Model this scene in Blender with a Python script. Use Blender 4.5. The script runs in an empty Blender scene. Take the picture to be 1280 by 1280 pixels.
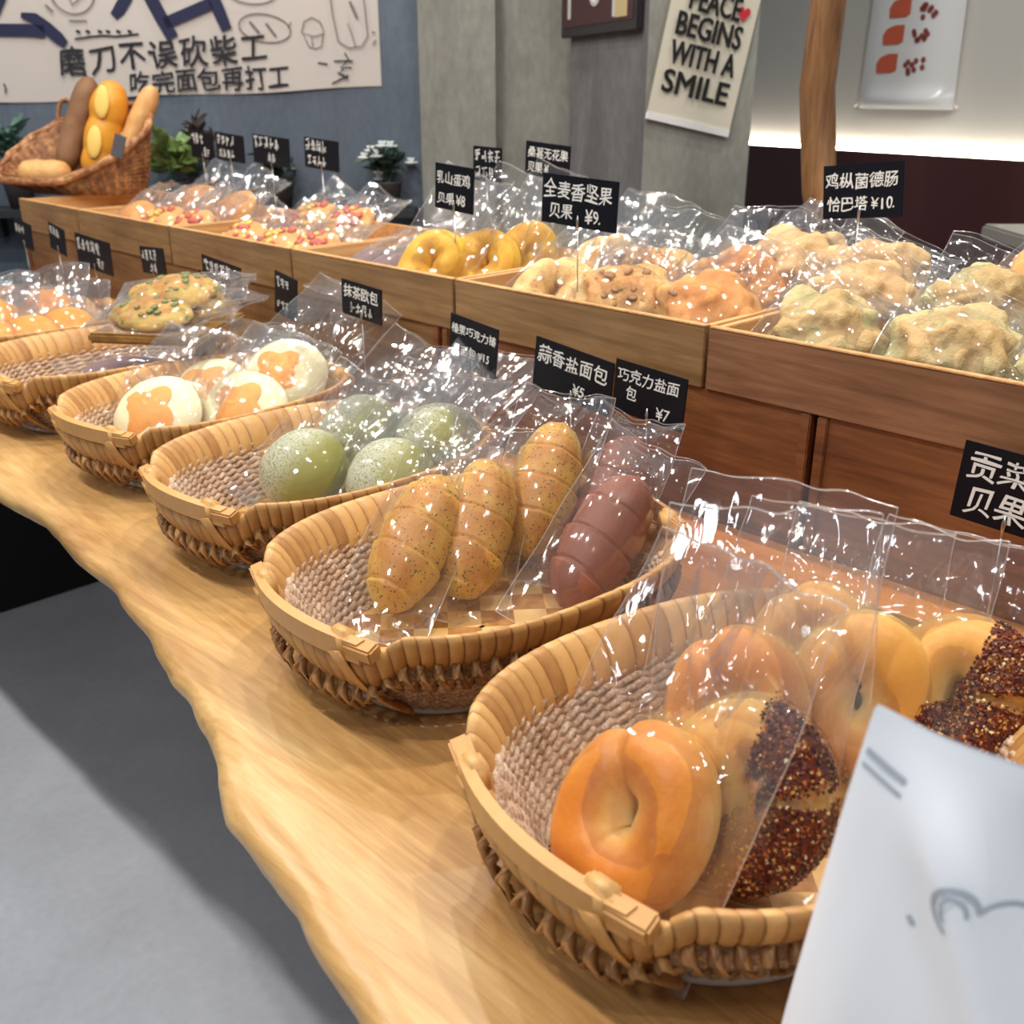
import bpy, bmesh, math, random
import numpy as np
from mathutils import Vector, Matrix, Euler, noise

S = bpy.context.scene
COL = S.collection
PI = math.pi
T = 0.80            # height of the counter top

# ------------------------------------------------------------------ camera, world, lights, exposure
cd = bpy.data.cameras.new('camera'); cam = bpy.data.objects.new('camera', cd); COL.objects.link(cam)
cam.location = (0, 0, 1.30)
cam.rotation_euler = Euler((math.radians(90 - 22.5), 0, math.radians(-44.5)), 'XYZ')
cd.sensor_width = 36; cd.lens = 36; cd.clip_start = 0.02
cd.dof.use_dof = True; cd.dof.focus_distance = 0.98; cd.dof.aperture_fstop = 9.0
S.camera = cam
S.view_settings.view_transform = 'Standard'; S.view_settings.look = 'None'
S.view_settings.gamma = 1.0; S.view_settings.use_curve_mapping = False
S.view_settings.exposure = 0.0
S.cycles.transparent_max_bounces = 48
S.cycles.max_bounces = 8
S.cycles.sample_clamp_indirect = 4.0

W = bpy.data.worlds.new('shop_ambient'); S.world = W; W.use_nodes = True
W.node_tree.nodes['Background'].inputs['Color'].default_value = (0.80, 0.90, 1.0, 1)
W.node_tree.nodes['Background'].inputs['Strength'].default_value = 0.20

def area_light(name, loc, power, size, col=(1, .93, .82), target=None):
    l = bpy.data.lights.new(name, 'AREA'); l.shape = 'DISK'; l.size = size; l.energy = power; l.color = col
    o = bpy.data.objects.new(name, l); o.location = loc
    if target: o.rotation_euler = (Vector(target) - Vector(loc)).to_track_quat('-Z', 'Y').to_euler()
    COL.objects.link(o); return o
WARM = (1, .94, .85)
for y, p in ((-.35, 5.5), (.55, 10.5), (1.45, 15), (2.35, 14), (3.2, 9)):
    area_light('aisle_downlight', (-.06, y, 2.75), p, .06, (1, .96, .90))
for y, p in ((-.3, 8), (.45, 13), (1.25, 13), (2.1, 12), (2.9, 8)):
    area_light('display_downlight', (1.10, y, 2.75), p, .06, WARM)
for x, y, p in ((2.55, .9, 10), (2.1, 2.35, 9)):
    area_light('back_downlight', (x, y, 2.75), p, .07, (1, .97, .92))
area_light('aisle_panel_light', (-1.4, .6, 2.8), 24, .5, (.90, .95, 1))

# ------------------------------------------------------------------ colour and material helpers
def lin(c):
    return tuple(((v / 255) / 12.92 if v <= 10 else (((v / 255) + .055) / 1.055) ** 2.4) for v in c)
def rgba(c): return (*lin(c), 1)

class NT:
    def __init__(self, name):
        self.m = bpy.data.materials.new(name); self.m.use_nodes = True
        self.t = self.m.node_tree; self.b = self.t.nodes['Principled BSDF']; self.out = self.t.nodes['Material Output']
    def n(self, typ, **kw):
        nd = self.t.nodes.new(typ)
        for k, v in kw.items():
            if hasattr(nd, k) and not k[0].isupper(): setattr(nd, k, v)
        return nd
    def l(self, a, b): self.t.links.new(a, b)
    def coord(self, which='Object', scale=(1, 1, 1), rot=(0, 0, 0), loc=(0, 0, 0)):
        tc = self.n('ShaderNodeTexCoord'); mp = self.n('ShaderNodeMapping')
        mp.inputs['Scale'].default_value = scale; mp.inputs['Rotation'].default_value = rot; mp.inputs['Location'].default_value = loc
        self.l(tc.outputs[which], mp.inputs['Vector']); return mp.outputs['Vector']
    def noise(self, vec, scale=5, detail=3, rough=.5, dist=0):
        nd = self.n('ShaderNodeTexNoise'); self.l(vec, nd.inputs['Vector'])
        nd.inputs['Scale'].default_value = scale; nd.inputs['Detail'].default_value = detail
        nd.inputs['Roughness'].default_value = rough; nd.inputs['Distortion'].default_value = dist
        return nd.outputs['Fac']
    def ramp(self, fac, stops, interp='LINEAR'):
        nd = self.n('ShaderNodeValToRGB'); e = nd.color_ramp.elements; nd.color_ramp.interpolation = interp
        while len(e) < len(stops): e.new(.5)
        for el, (p, c) in zip(e, stops): el.position = p; el.color = c if len(c) == 4 else rgba(c)
        self.l(fac, nd.inputs['Fac']); return nd.outputs['Color']
    def mix(self, fac, a, b, mode='MIX'):
        nd = self.n('ShaderNodeMix'); nd.data_type = 'RGBA'; nd.blend_type = mode
        for v, k in ((fac, 0), (a, 6), (b, 7)):
            if isinstance(v, (int, float)): nd.inputs[k].default_value = v
            elif isinstance(v, tuple): nd.inputs[k].default_value = v
            else: self.l(v, nd.inputs[k])
        return nd.outputs[2]
    def math(self, op, a, b=None, clamp=False):
        nd = self.n('ShaderNodeMath'); nd.operation = op; nd.use_clamp = clamp
        for v, k in ((a, 0), (b, 1)):
            if v is None: continue
            if isinstance(v, (int, float)): nd.inputs[k].default_value = v
            else: self.l(v, nd.inputs[k])
        return nd.outputs[0]
    def maprange(self, v, a, b, c=0, d=1):
        nd = self.n('ShaderNodeMapRange'); self.l(v, nd.inputs[0])
        for k, x in enumerate((a, b, c, d)): nd.inputs[1 + k].default_value = x
        return nd.outputs[0]
    def attr(self, name):
        nd = self.n('ShaderNodeAttribute'); nd.attribute_name = name; return nd.outputs['Fac']
    def bump(self, h, strength=.3, dist=.01):
        nd = self.n('ShaderNodeBump'); nd.inputs['Strength'].default_value = strength; nd.inputs['Distance'].default_value = dist
        self.l(h, nd.inputs['Height']); self.l(nd.outputs['Normal'], self.b.inputs['Normal']); return nd
    def color(self, c):
        if isinstance(c, tuple): self.b.inputs['Base Color'].default_value = c
        else: self.l(c, self.b.inputs['Base Color'])
        return self
    def rough(self, r): self.b.inputs['Roughness'].default_value = r; return self
    def spec(self, s): self.b.inputs['Specular IOR Level'].default_value = s; return self

def plain(name, c, rough=.6, metal=0, spec=.5):
    k = NT(name); k.color(rgba(c)).rough(rough).spec(spec); k.b.inputs['Metallic'].default_value = metal; return k.m

def wood(name, dark, mid, light, axis=1, grain=38, rough=.45, bump=.12, var=.25):
    k = NT(name)
    sc = [grain, grain, grain]; sc[axis] = grain * .07
    v = k.coord('Object', tuple(sc))
    warp = k.noise(k.coord('Object', (3, 3, 3)), 2, 2)
    a = k.noise(v, 1.0, 5, .62, 1.6); f = k.noise(v, 4.5, 3, .6)
    m = k.math('ADD', k.math('MULTIPLY', a, .75), k.math('MULTIPLY', f, .25))
    m = k.math('ADD', m, k.math('MULTIPLY', k.math('SUBTRACT', warp, .5), .35))
    c = k.ramp(m, [(.30, dark), (.5, mid), (.70, light)])
    oi = k.n('ShaderNodeObjectInfo')
    hv = k.n('ShaderNodeHueSaturation'); k.l(c, hv.inputs['Color'])
    k.l(k.maprange(oi.outputs['Random'], 0, 1, 1 - var, 1 + var), hv.inputs['Value'])
    k.color(hv.outputs['Color']).rough(rough).bump(m, bump, .004); return k.m

M = {}
M['tray'] = wood('tray_wood', (98, 66, 44), (134, 94, 66), (160, 120, 86), var=.08)
M['tray_tan'] = wood('tan_tray_wood', (116, 86, 54), (150, 116, 76), (176, 142, 98), var=.06)
M['riser_tan'] = wood('tan_riser_wood', (92, 64, 38), (124, 92, 56), (148, 114, 74), var=.06)
M['tray_in'] = wood('tray_inner_wood', (178, 128, 78), (206, 158, 104), (222, 178, 124), axis=0, var=.06)
M['riser'] = wood('riser_wood', (84, 49, 29), (122, 76, 45), (148, 98, 60), var=.08)
M['board'] = wood('serving_board_wood', (104, 74, 36), (138, 102, 50), (164, 126, 66))
M['pole'] = wood('pole_wood', (84, 56, 34), (116, 82, 50), (138, 102, 66), axis=2, grain=60)
# counter slab: warm heartwood, pale sapwood along the live edge, big flowing bands
k = NT('live_edge_wood')
v = k.coord('Object', (13, 1.3, 9)); w1 = k.noise(k.coord('Object', (2.2, 1.2, 1)), 1.5, 3)
a = k.noise(v, 1.3, 6, .66, 2.6); f = k.noise(k.coord('Object', (120, 7, 90)), 1.2, 5, .7, .8)
m = k.math('ADD', k.math('MULTIPLY', a, .6), k.math('MULTIPLY', f, .4))
m = k.math('ADD', m, k.math('MULTIPLY', k.math('SUBTRACT', w1, .5), .5))
heart = k.ramp(m, [(.30, (126, 78, 38)), (.47, (172, 118, 64)), (.66, (204, 152, 92))])
sap = k.ramp(m, [(.30, (168, 124, 72)), (.5, (200, 158, 100)), (.68, (218, 184, 130))])
ea = k.math('ADD', k.attr('tint'), k.math('MULTIPLY', k.math('SUBTRACT', w1, .5), .9), True)
red = k.ramp(m, [(.28, (150, 82, 32)), (.5, (190, 112, 48)), (.7, (206, 134, 66))])
k.color(k.mix(k.math('MULTIPLY', k.attr('back'), .75), k.mix(ea, heart, sap), red)).rough(.34).bump(m, .10, .004); M['counter'] = k.m

def rattan(name, dark, light, rough=.42):
    k = NT(name)
    g = k.noise(k.coord('Object', (60, 60, 60)), 1.5, 3, .6)
    t = k.math('ADD', k.math('MULTIPLY', k.attr('tint'), .75), k.math('MULTIPLY', g, .35), True)
    k.color(k.ramp(t, [(.08, dark), (.85, light)])).rough(rough).bump(g, .15, .003); return k.m
M['rattan'] = rattan('rattan_strip', (150, 96, 48), (214, 164, 100))
M['rattan_dark'] = rattan('lashing_strip', (112, 70, 36), (178, 128, 76))
M['hatch'] = rattan('handle_wood', (176, 122, 62), (208, 156, 92))
k = NT('twisted_paper_rope')
g = k.noise(k.coord('Object', (1, 1, 1)), 320, 2); g2 = k.noise(k.coord('Object', (1, 1, 1)), 45, 2)
k.color(k.ramp(k.math('ADD', k.math('MULTIPLY', g, .6), k.math('MULTIPLY', g2, .4)), [(.32, (138, 104, 76)), (.5, (190, 158, 130)), (.66, (222, 200, 180))])).rough(.75).bump(g, .3, .002); M['rope'] = k.m
k = NT('plaited_base')
v = k.coord('Object', (1, 1, 1), (0, 0, .62))
ch = k.n('ShaderNodeTexChecker'); k.l(v, ch.inputs['Vector']); ch.inputs['Scale'].default_value = 30
g = k.noise(v, 90, 3); g2 = k.noise(v, 22, 1)
c1 = k.ramp(g, [(.3, (150, 96, 44)), (.7, (186, 130, 68))]); c2 = k.ramp(g2, [(.3, (212, 164, 98)), (.7, (232, 194, 130))])
k.color(k.mix(ch.outputs['Fac'], c1, c2)).rough(.45).bump(ch.outputs['Fac'], .5, .002); M['plait'] = k.m
M['foot'] = plain('pale_foot_ring', (196, 184, 170), .5)

def baked(name, stops, h=.025, amp=.45, speck=None, speck_col=(70, 60, 30), scale=28, rough=.42, bump=.15, speck_size=.3, axis='Z', dust=None, core=0):
    k = NT(name); o = k.coord('Object')
    sx = k.n('ShaderNodeSeparateXYZ'); k.l(o, sx.inputs[0])
    z = k.maprange(sx.outputs[axis], 0, 2 * h)
    n1 = k.noise(o, scale, 4, .6); n2 = k.noise(o, scale * 7, 3, .6)
    f = k.math('ADD', z, k.math('MULTIPLY', k.math('SUBTRACT', n1, .5), amp * 2), True)
    f = k.math('ADD', f, k.math('MULTIPLY', k.math('SUBTRACT', n2, .5), .22), True)
    if core:
        r2 = k.math('SQRT', k.math('ADD', k.math('MULTIPLY', sx.outputs['X'], sx.outputs['X']), k.math('MULTIPLY', k.math('MULTIPLY', sx.outputs['Y'], .72), sx.outputs['Y'])))
        f = k.math('SUBTRACT', f, k.maprange(r2, .003, core, .62, 0), True)
    c = k.ramp(f, stops)
    if speck:
        vo = k.n('ShaderNodeTexVoronoi'); k.l(o, vo.inputs['Vector']); vo.inputs['Scale'].default_value = speck
        c = k.mix(k.math('MULTIPLY', k.math('LESS_THAN', vo.outputs['Distance'], speck_size), k.math('GREATER_THAN', k.noise(o, speck * .5, 1), .52)), c, rgba(speck_col))
    if dust:
        dn = k.noise(o, 380, 3); dm = k.maprange(sx.outputs[dust[0]], dust[1], dust[2])
        dm = k.math('MULTIPLY', dm, k.maprange(dn, .38, .50)); c = k.mix(dm, c, rgba((192, 192, 172)))
    k.color(c).rough(rough + .06).spec(.38); k.bump(k.math('ADD', k.math('MULTIPLY', n1, .6), k.math('MULTIPLY', n2, .5)), bump, .006)
    k.b.inputs['Subsurface Weight'].default_value = .03; k.b.inputs['Subsurface Radius'].default_value = (.006, .003, .001)
    return k.m
M['bagel'] = baked('golden_bagel_crust', [(.02, (238, 210, 150)), (.40, (234, 186, 108)), (.66, (222, 154, 72)), (1, (202, 122, 46))], .0275, .34, rough=.36, bump=.10, core=.024)
M['bagel_pale'] = baked('pale_bagel_crust', [(.05, (242, 220, 160)), (.5, (236, 194, 112)), (1, (222, 154, 70))], .0275, .26, rough=.34, bump=.08, core=.022)
M['herb'] = baked('herb_salt_bread_crust', [(.05, (224, 194, 112)), (.45, (214, 178, 92)), (.75, (206, 160, 76)), (1, (190, 130, 60))], .033, .55, 300, (104, 92, 46), 30, .34, .2, .30)
M['cocoa'] = baked('cocoa_bread_crust', [(.05, (120, 74, 58)), (.5, (148, 94, 76)), (1, (134, 80, 60))], .03, .3, scale=40, rough=.38, bump=.12)
M['matcha'] = baked('matcha_bun_crust', [(.05, (112, 112, 50)), (.5, (134, 134, 58)), (1, (150, 144, 64))], .036, .3, scale=22, rough=.5, bump=.10, dust=('X', .022, -.012))
M['cream'] = baked('pale_milk_bun_crust', [(.05, (236, 226, 180)), (.5, (242, 236, 202)), (1, (240, 230, 190))], .03, .2, rough=.45, bump=.05)
M['orange_patch'] = baked('baked_orange_filling', [(.1, (196, 112, 50)), (.6, (226, 148, 70)), (1, (236, 170, 92))], .03, .5, scale=60, bump=.3)
M['round'] = baked('orange_round_bun_crust', [(.05, (246, 222, 160)), (.45, (240, 192, 110)), (1, (226, 146, 60))], .04, .35, bump=.15)
M['mugwort'] = baked('pale_green_chunky_crust', [(.05, (188, 168, 116)), (.4, (206, 190, 144)), (.62, (172, 164, 112)), (.8, (204, 180, 130)), (1, (190, 156, 104))], .04, .8, scale=36, rough=.6, bump=.5)
M['beige'] = baked('beige_chunky_crust', [(.05, (196, 158, 108)), (.5, (222, 192, 146)), (1, (206, 166, 116))], .04, .7, scale=36, rough=.6, bump=.4)
M['nut'] = baked('wholewheat_nut_crust', [(.05, (206, 168, 110)), (.45, (226, 194, 138)), (.75, (214, 172, 110)), (1, (192, 138, 82))], .035, .7, 130, (146, 96, 56), 40, .5, .4, .22)
M['orange_loaf'] = baked('orange_crusty_loaf', [(.05, (208, 150, 90)), (.5, (226, 176, 112)), (1, (212, 142, 76))], .038, .6, scale=44, rough=.5, bump=.35)
M['yellow'] = baked('yellow_cheese_bagel_crust', [(.05, (240, 202, 78)), (.55, (238, 192, 60)), (1, (216, 160, 56))], .026, .5, scale=45, rough=.55, bump=.3)
M['taro'] = baked('grey_purple_loaf_crust', [(.05, (128, 104, 104)), (.5, (150, 126, 124)), (1, (122, 96, 96))], .028, .5, scale=30, rough=.45, bump=.2)
M['pastry'] = baked('savoury_pastry_crust', [(.05, (222, 172, 100)), (.5, (226, 182, 116)), (1, (204, 140, 76))], .026, .5, bump=.25)
M['flat'] = baked('green_flecked_flatbread_crust', [(.05, (178, 112, 56)), (.45, (206, 160, 92)), (.7, (196, 172, 92)), (1, (186, 128, 66))], .022, .9, 90, (120, 138, 50), 50, .45, .35, .34)
M['baguette'] = baked('golden_baguette_crust', [(.05, (214, 138, 40)), (.5, (226, 156, 50)), (1, (206, 124, 34))], .04, .5, scale=16, rough=.35, bump=.1)
M['baguette_sheen'] = plain('baguette_score_sheen', (242, 200, 104), .5)  # pale highlights of the golden crust, painted on as raised score patches
M['baguette_brown'] = baked('brown_baguette_crust', [(.05, (120, 84, 54)), (.5, (146, 108, 78)), (1, (166, 130, 100))], .04, .6, scale=14, rough=.55)
M['ham'] = plain('red_sausage_slice', (178, 82, 58), .4)
M['cheese'] = plain('yellow_cheese_topping', (222, 182, 84), .45)
M['leaf_bit'] = plain('green_herb_topping', (118, 124, 66), .6)
M['nut_bit'] = plain('dark_nut_pieces', (164, 120, 78), .6)
k = NT('chilli_seed_topping'); k.color(k.ramp(k.attr('tint'), [(0, (58, 20, 14)), (.4, (112, 44, 22)), (.72, (164, 82, 30)), (.88, (206, 150, 70)), (1, (236, 214, 160))])).rough(.45); M['chilli'] = k.m

# cellophane: clear film with a mirror-like sheen and very slight haze
def film(name, haze=.020, tint=(1, 1, 1, 1)):
    k = NT(name); t = k.t
    tr = k.n('ShaderNodeBsdfTransparent'); tr.inputs['Color'].default_value = tint
    gl = k.n('ShaderNodeBsdfGlossy'); gl.inputs['Roughness'].default_value = .06; gl.inputs['Color'].default_value = (1, 1, 1, 1)
    df = k.n('ShaderNodeBsdfDiffuse'); df.inputs['Color'].default_value = (.9, .92, .95, 1)
    tl = k.n('ShaderNodeBsdfTranslucent'); tl.inputs['Color'].default_value = (.9, .92, .95, 1)
    v = k.coord('Object', (1, .22, 1), (0, 0, .25)); n = k.noise(v, 95, 2, .5, .8)
    bp = k.n('ShaderNodeBump'); bp.inputs['Strength'].default_value = .14; bp.inputs['Distance'].default_value = .003
    k.l(n, bp.inputs['Height']); k.l(bp.outputs[0], gl.inputs['Normal'])
    fr = k.n('ShaderNodeFresnel'); fr.inputs['IOR'].default_value = 1.50; k.l(bp.outputs[0], fr.inputs['Normal'])
    fac = k.math('MINIMUM', k.math('MULTIPLY', fr.outputs[0], 1.1), .45)
    dt = k.n('ShaderNodeMixShader'); dt.inputs[0].default_value = .5; k.l(df.outputs[0], dt.inputs[1]); k.l(tl.outputs[0], dt.inputs[2])
    m0 = k.n('ShaderNodeMixShader'); m0.inputs[0].default_value = haze; k.l(tr.outputs[0], m0.inputs[1]); k.l(dt.outputs[0], m0.inputs[2])
    m1 = k.n('ShaderNodeMixShader'); k.l(fac, m1.inputs[0]); k.l(m0.outputs[0], m1.inputs[1]); k.l(gl.outputs[0], m1.inputs[2])
    k.l(m1.outputs[0], k.out.inputs['Surface']); return k.m
M['film'] = film('clear_cellophane'); M['seam'] = film('folded_cellophane_edge', .16)

# ------------------------------------------------------------------ mesh helpers
def mesh_obj(name, verts, faces, mat, parent=None, smooth=True, attrs=None, loc=None):
    me = bpy.data.meshes.new(name); me.from_pydata([tuple(v) for v in verts], [], faces); me.update()
    if smooth: me.polygons.foreach_set('use_smooth', [True] * len(me.polygons))
    for an, vals in (attrs or {}).items():
        at = me.attributes.new(an, 'FLOAT', 'POINT'); at.data.foreach_set('value', np.asarray(vals, dtype=np.float32))
    if mat is not None: me.materials.append(mat)
    o = bpy.data.objects.new(name, me); COL.objects.link(o)
    if parent is not None: o.parent = parent
    if loc is not None: o.location = loc
    return o
class MB:
    """collects pieces of ONE mesh"""
    def __init__(self): self.v = []; self.f = []; self.t = []
    def add(self, vs, fs, tint=.5):
        b = len(self.v); self.v += [tuple(p) for p in vs]; self.f += [tuple(i + b for i in q) for q in fs]
        self.t += list(tint) if hasattr(tint, '__len__') else [tint] * len(vs); return self
    def box(self, c, s, rot=None, tint=.5, bev=0):
        x, y, z = s[0] / 2, s[1] / 2, s[2] / 2
        if bev:
            bm = bmesh.new(); bmesh.ops.create_cube(bm, size=1)
            for q in bm.verts: q.co = Vector((q.co.x * s[0], q.co.y * s[1], q.co.z * s[2]))
            bmesh.ops.bevel(bm, geom=bm.edges[:], offset=bev, segments=2, affect='EDGES')
            bm.verts.index_update(); P = [q.co.copy() for q in bm.verts]; F = [[q.index for q in f.verts] for f in bm.faces]; bm.free()
        else:
            P = [Vector((i * x, j * y, l * z)) for i in (-1, 1) for j in (-1, 1) for l in (-1, 1)]
            F = [(0, 1, 3, 2), (4, 6, 7, 5), (0, 4, 5, 1), (2, 3, 7, 6), (0, 2, 6, 4), (1, 5, 7, 3)]
        if rot is not None: P = [rot @ p for p in P]
        return self.add([p + Vector(c) for p in P], F, tint)
    def grid(self, nu, nv, fn, wu=False, wv=False, tint=.5):
        P = [fn(i, j) for i in range(nu) for j in range(nv)]; F = []
        for i in range(nu if wu else nu - 1):
            for j in range(nv if wv else nv - 1):
                a, b = (i + 1) % nu, (j + 1) % nv; F.append((i * nv + j, a * nv + j, a * nv + b, i * nv + b))
        return self.add(P, F, tint)
    def tube(self, pts, r, n=8, flat=1.0, cap=True, tint=.5, up=(0, 0, 1)):
        pts = [Vector(p) for p in pts]; m = len(pts); P = []; rr = r if hasattr(r, '__len__') else [r] * m
        for i in range(m):
            d = (pts[min(i + 1, m - 1)] - pts[max(i - 1, 0)]).normalized()
            s = d.cross(Vector(up)); s = s.normalized() if s.length > 1e-4 else Vector((1, 0, 0)); u = s.cross(d)
            for k_ in range(n):
                q = 2 * PI * k_ / n; P.append(pts[i] + s * math.cos(q) * rr[i] + u * math.sin(q) * rr[i] * flat)
        F = [(i * n + k_, i * n + (k_ + 1) % n, (i + 1) * n + (k_ + 1) % n, (i + 1) * n + k_) for i in range(m - 1) for k_ in range(n)]
        if cap: F += [tuple(range(n))[::-1], tuple((m - 1) * n + k_ for k_ in range(n))]
        return self.add(P, F, tint)
    def stroke(self, pts, w, y=0, th=.0004):
        """a flat brush stroke in the local XZ plane facing -Y"""
        pts = [Vector((p[0], 0, p[1])) for p in pts]; m = len(pts); P = []
        ww = w if hasattr(w, '__len__') else [w] * m
        for i in range(m):
            d = (pts[min(i + 1, m - 1)] - pts[max(i - 1, 0)]).normalized(); s = Vector((-d.z, 0, d.x)) * ww[i] / 2
            for yy in (y, y - th): P += [pts[i] + s + Vector((0, yy, 0)), pts[i] - s + Vector((0, yy, 0))]
        F = []
        for i in range(m - 1):
            a, b = i * 4, i * 4 + 4; F += [(a + 2, a + 3, b + 3, b + 2), (a, b, b + 1, a + 1), (a, a + 2, b + 2, b), (a + 1, b + 1, b + 3, a + 3)]
        F += [(0, 1, 3, 2), ((m - 1) * 4, (m - 1) * 4 + 2, (m - 1) * 4 + 3, (m - 1) * 4 + 1)]
        return self.add(P, F)
    def build(self, name, mat, parent=None, smooth=True, loc=None):
        return mesh_obj(name, self.v, self.f, mat, parent, smooth, {'tint': self.t}, loc)

def tag(o, label=None, cat=None, group=None, kind=None):
    if label: o['label'] = label
    if cat: o['category'] = cat
    if group: o['group'] = group
    if kind: o['kind'] = kind
    return o
def empty(name, loc=(0, 0, 0), rot=None):
    o = bpy.data.objects.new(name, None); o.empty_display_size = .03; COL.objects.link(o); o.location = loc
    if rot is not None: o.rotation_euler = rot.to_euler() if hasattr(rot, 'to_euler') else rot
    return o
def copy_tree(o, parent=None):
    c = o.copy(); COL.objects.link(c)
    if parent is not None: c.parent = parent
    for ch in [x for x in bpy.data.objects if x.parent is o]: copy_tree(ch, c)
    return c
def nz(p, s=1.0): return noise.noise(Vector(p) * s)

# ------------------------------------------------------------------ lettering
def text_mesh(body, size, weight=0.0, seed=0, wob=.05, spacing=1.0):
    c = bpy.data.curves.new('t', 'FONT'); c.body = body; c.size = size; c.space_character = spacing
    c.resolution_u = 3; c.align_x = 'LEFT'
    o = bpy.data.objects.new('t', c); COL.objects.link(o); bpy.context.view_layer.update()
    me = bpy.data.meshes.new_from_object(o.evaluated_get(bpy.context.evaluated_depsgraph_get()))
    V = [Vector((v.co.x, v.co.y, 0)) for v in me.vertices]; F = [tuple(p.vertices) for p in me.polygons]
    bpy.data.objects.remove(o); bpy.data.curves.remove(c); bpy.data.meshes.remove(me)
    if weight:
        n0 = len(V); V0, F0 = V, F; V, F = [], []
        for q, (ox, oy) in enumerate(((-1, 0), (1, 0), (0, 1), (0, -1), (.7, .7), (-.7, -.7))):
            V += [Vector((p.x + ox * weight * size, p.y + oy * weight * size, q * 4e-5)) for p in V0]; F += [tuple(i + q * n0 for i in f) for f in F0]
    if wob:
        V = [Vector((p.x + wob * size * nz((p.x / size * 1.3 + seed * 9.1, p.y / size * 1.3, 0)) + .06 * p.y,
                     p.y + wob * size * nz((p.x / size * 1.1, p.y / size * 1.3 + seed * 5.3, 7)) + wob * .9 * size * nz((p.x / size * .6, seed, 3)), p.z)) for p in V]
    return V, F
def scribble(n, size, seed):
    """a row of n small illegible hand-written characters"""
    r = random.Random(seed); mb = MB(); x = 0
    for _ in range(n):
        w = size * r.uniform(.62, .8)
        for _k in range(r.randint(2, 3)):
            z = r.uniform(.15, .95) * size; mb.stroke([(x + r.uniform(0, .1) * w, z), (x + w * r.uniform(.75, 1), z + r.uniform(-.02, .14) * size)], size * .10)
        for _k in range(r.randint(1, 2)):
            q = x + w * r.uniform(.2, .8); mb.stroke([(q, size * r.uniform(.85, 1.05)), (q + r.uniform(-.12, .12) * size, r.uniform(-.05, .2) * size)], size * .10)
        q = x + w * .5; mb.stroke([(q, size * .5), (q + r.choice((-1, 1)) * .4 * w, r.uniform(0, .15) * size)], size * .09)
        x += w * 1.22
    return mb, x

# ------------------------------------------------------------------ the setting
def struct(o): o['kind'] = 'structure'; return o
k = NT('polished_concrete'); g = k.noise(k.coord('Object'), 3.5, 5, .6); g2 = k.noise(k.coord('Object'), 60, 3)
k.color(k.ramp(k.math('ADD', k.math('MULTIPLY', g, .7), k.math('MULTIPLY', g2, .3)), [(.3, (178, 181, 188)), (.7, (202, 206, 214))])).rough(.38); M['floor'] = k.m
struct(MB().box((1.0, 1.5, -.05), (9, 9, .1)).build('floor', M['floor'], smooth=False))
def concrete(name, a, b, c, sc=5):
    k = NT(name); v = k.coord('Object', (1, 1, .45)); g = k.noise(v, sc, 6, .65, .5); g2 = k.noise(v, 70, 3)
    h = k.math('ADD', k.math('MULTIPLY', g, .75), k.math('MULTIPLY', g2, .25))
    k.color(k.ramp(h, [(.30, a), (.5, b), (.68, c)])).rough(.8).bump(h, .25, .006); return k.m
M['plaster'] = concrete('blue_grey_plaster', (78, 88, 100), (94, 104, 118), (108, 120, 134), 2.2)
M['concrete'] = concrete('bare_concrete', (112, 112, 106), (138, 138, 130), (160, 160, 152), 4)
M['concrete_shaded'] = concrete('shaded_concrete', (84, 84, 86), (104, 104, 106), (126, 126, 126), 6)  # shade of the pillar's left side, put into the concrete colour
M['white_wall'] = plain('white_wall_paint', (206, 203, 196), .6)
M['wainscot'] = plain('maroon_wainscot_paint', (70, 36, 38), .4)

HY = math.radians(44.5)
FW = Vector((math.sin(HY), math.cos(HY), 0)); RT = Vector((math.cos(HY), -math.sin(HY), 0))
def wallbox(name, mat, p0, p1, z0, z1, th):
    """a wall from p0 to p1 (plan), its front on that line, its thickness behind"""
    p0 = Vector((*p0, 0)); p1 = Vector((*p1, 0)); d = (p1 - p0); L = d.length; d.normalize(); n = Vector((-d.y, d.x, 0))
    if n.dot(FW) < 0: n = -n
    P = []
    for z in (z0, z1):
        for a, b in ((0, 0), (L, 0), (L, th), (0, th)): q = p0 + d * a + n * b; P.append((q.x, q.y, z))
    return mesh_obj(name, P, [(0, 1, 2, 3)[::-1], (4, 5, 6, 7), (0, 1, 5, 4), (1, 2, 6, 5), (2, 3, 7, 6), (3, 0, 4, 7)], mat, smooth=False)
BW = Vector((1.278, 3.511, 0))
q = lambda s, back=0: tuple((BW + RT * s + FW * back))[:2]
struct(wallbox('wall_back', M['plaster'], q(-1.3), q(1.272), 0, 2.9, .12))
struct(wallbox('wall_center', M['concrete'], q(1.272, -.07), q(1.50, -.07), 0, 2.9, .2))
struct(wallbox('wall_center_recess', M['concrete'], q(1.50, -.02), q(2.1, -.02), 0, 2.9, .15))
CC = Vector((2.125, 1.697, 0)); A1 = math.radians(26.5)
D1 = Vector((math.sin(A1), math.cos(A1), 0)); D2 = Vector((D1.y, -D1.x, 0))
def col_box():
    mb = MB(); a, b = .515, .298; P = []
    for z in (0, 2.9):
        for s, t in ((0, 0), (a, 0), (a, b), (0, b)): p = CC + D1 * s + D2 * t; P.append((p.x, p.y, z))
    F = [(3, 2, 1, 0), (4, 5, 6, 7), (1, 0, 4, 5), (2, 1, 5, 6), (3, 2, 6, 7), (0, 3, 7, 4)]
    o = mesh_obj('wall_pillar', P, F, M['concrete'], smooth=False); o.data.materials.append(M['concrete_shaded'])
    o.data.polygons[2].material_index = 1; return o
struct(col_box())
WW0 = Vector((3.586, 2.351)); WW1 = Vector((3.369, 1.236)); wd = (WW1 - WW0).normalized(); wn = Vector((.982, -.191))
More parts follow.
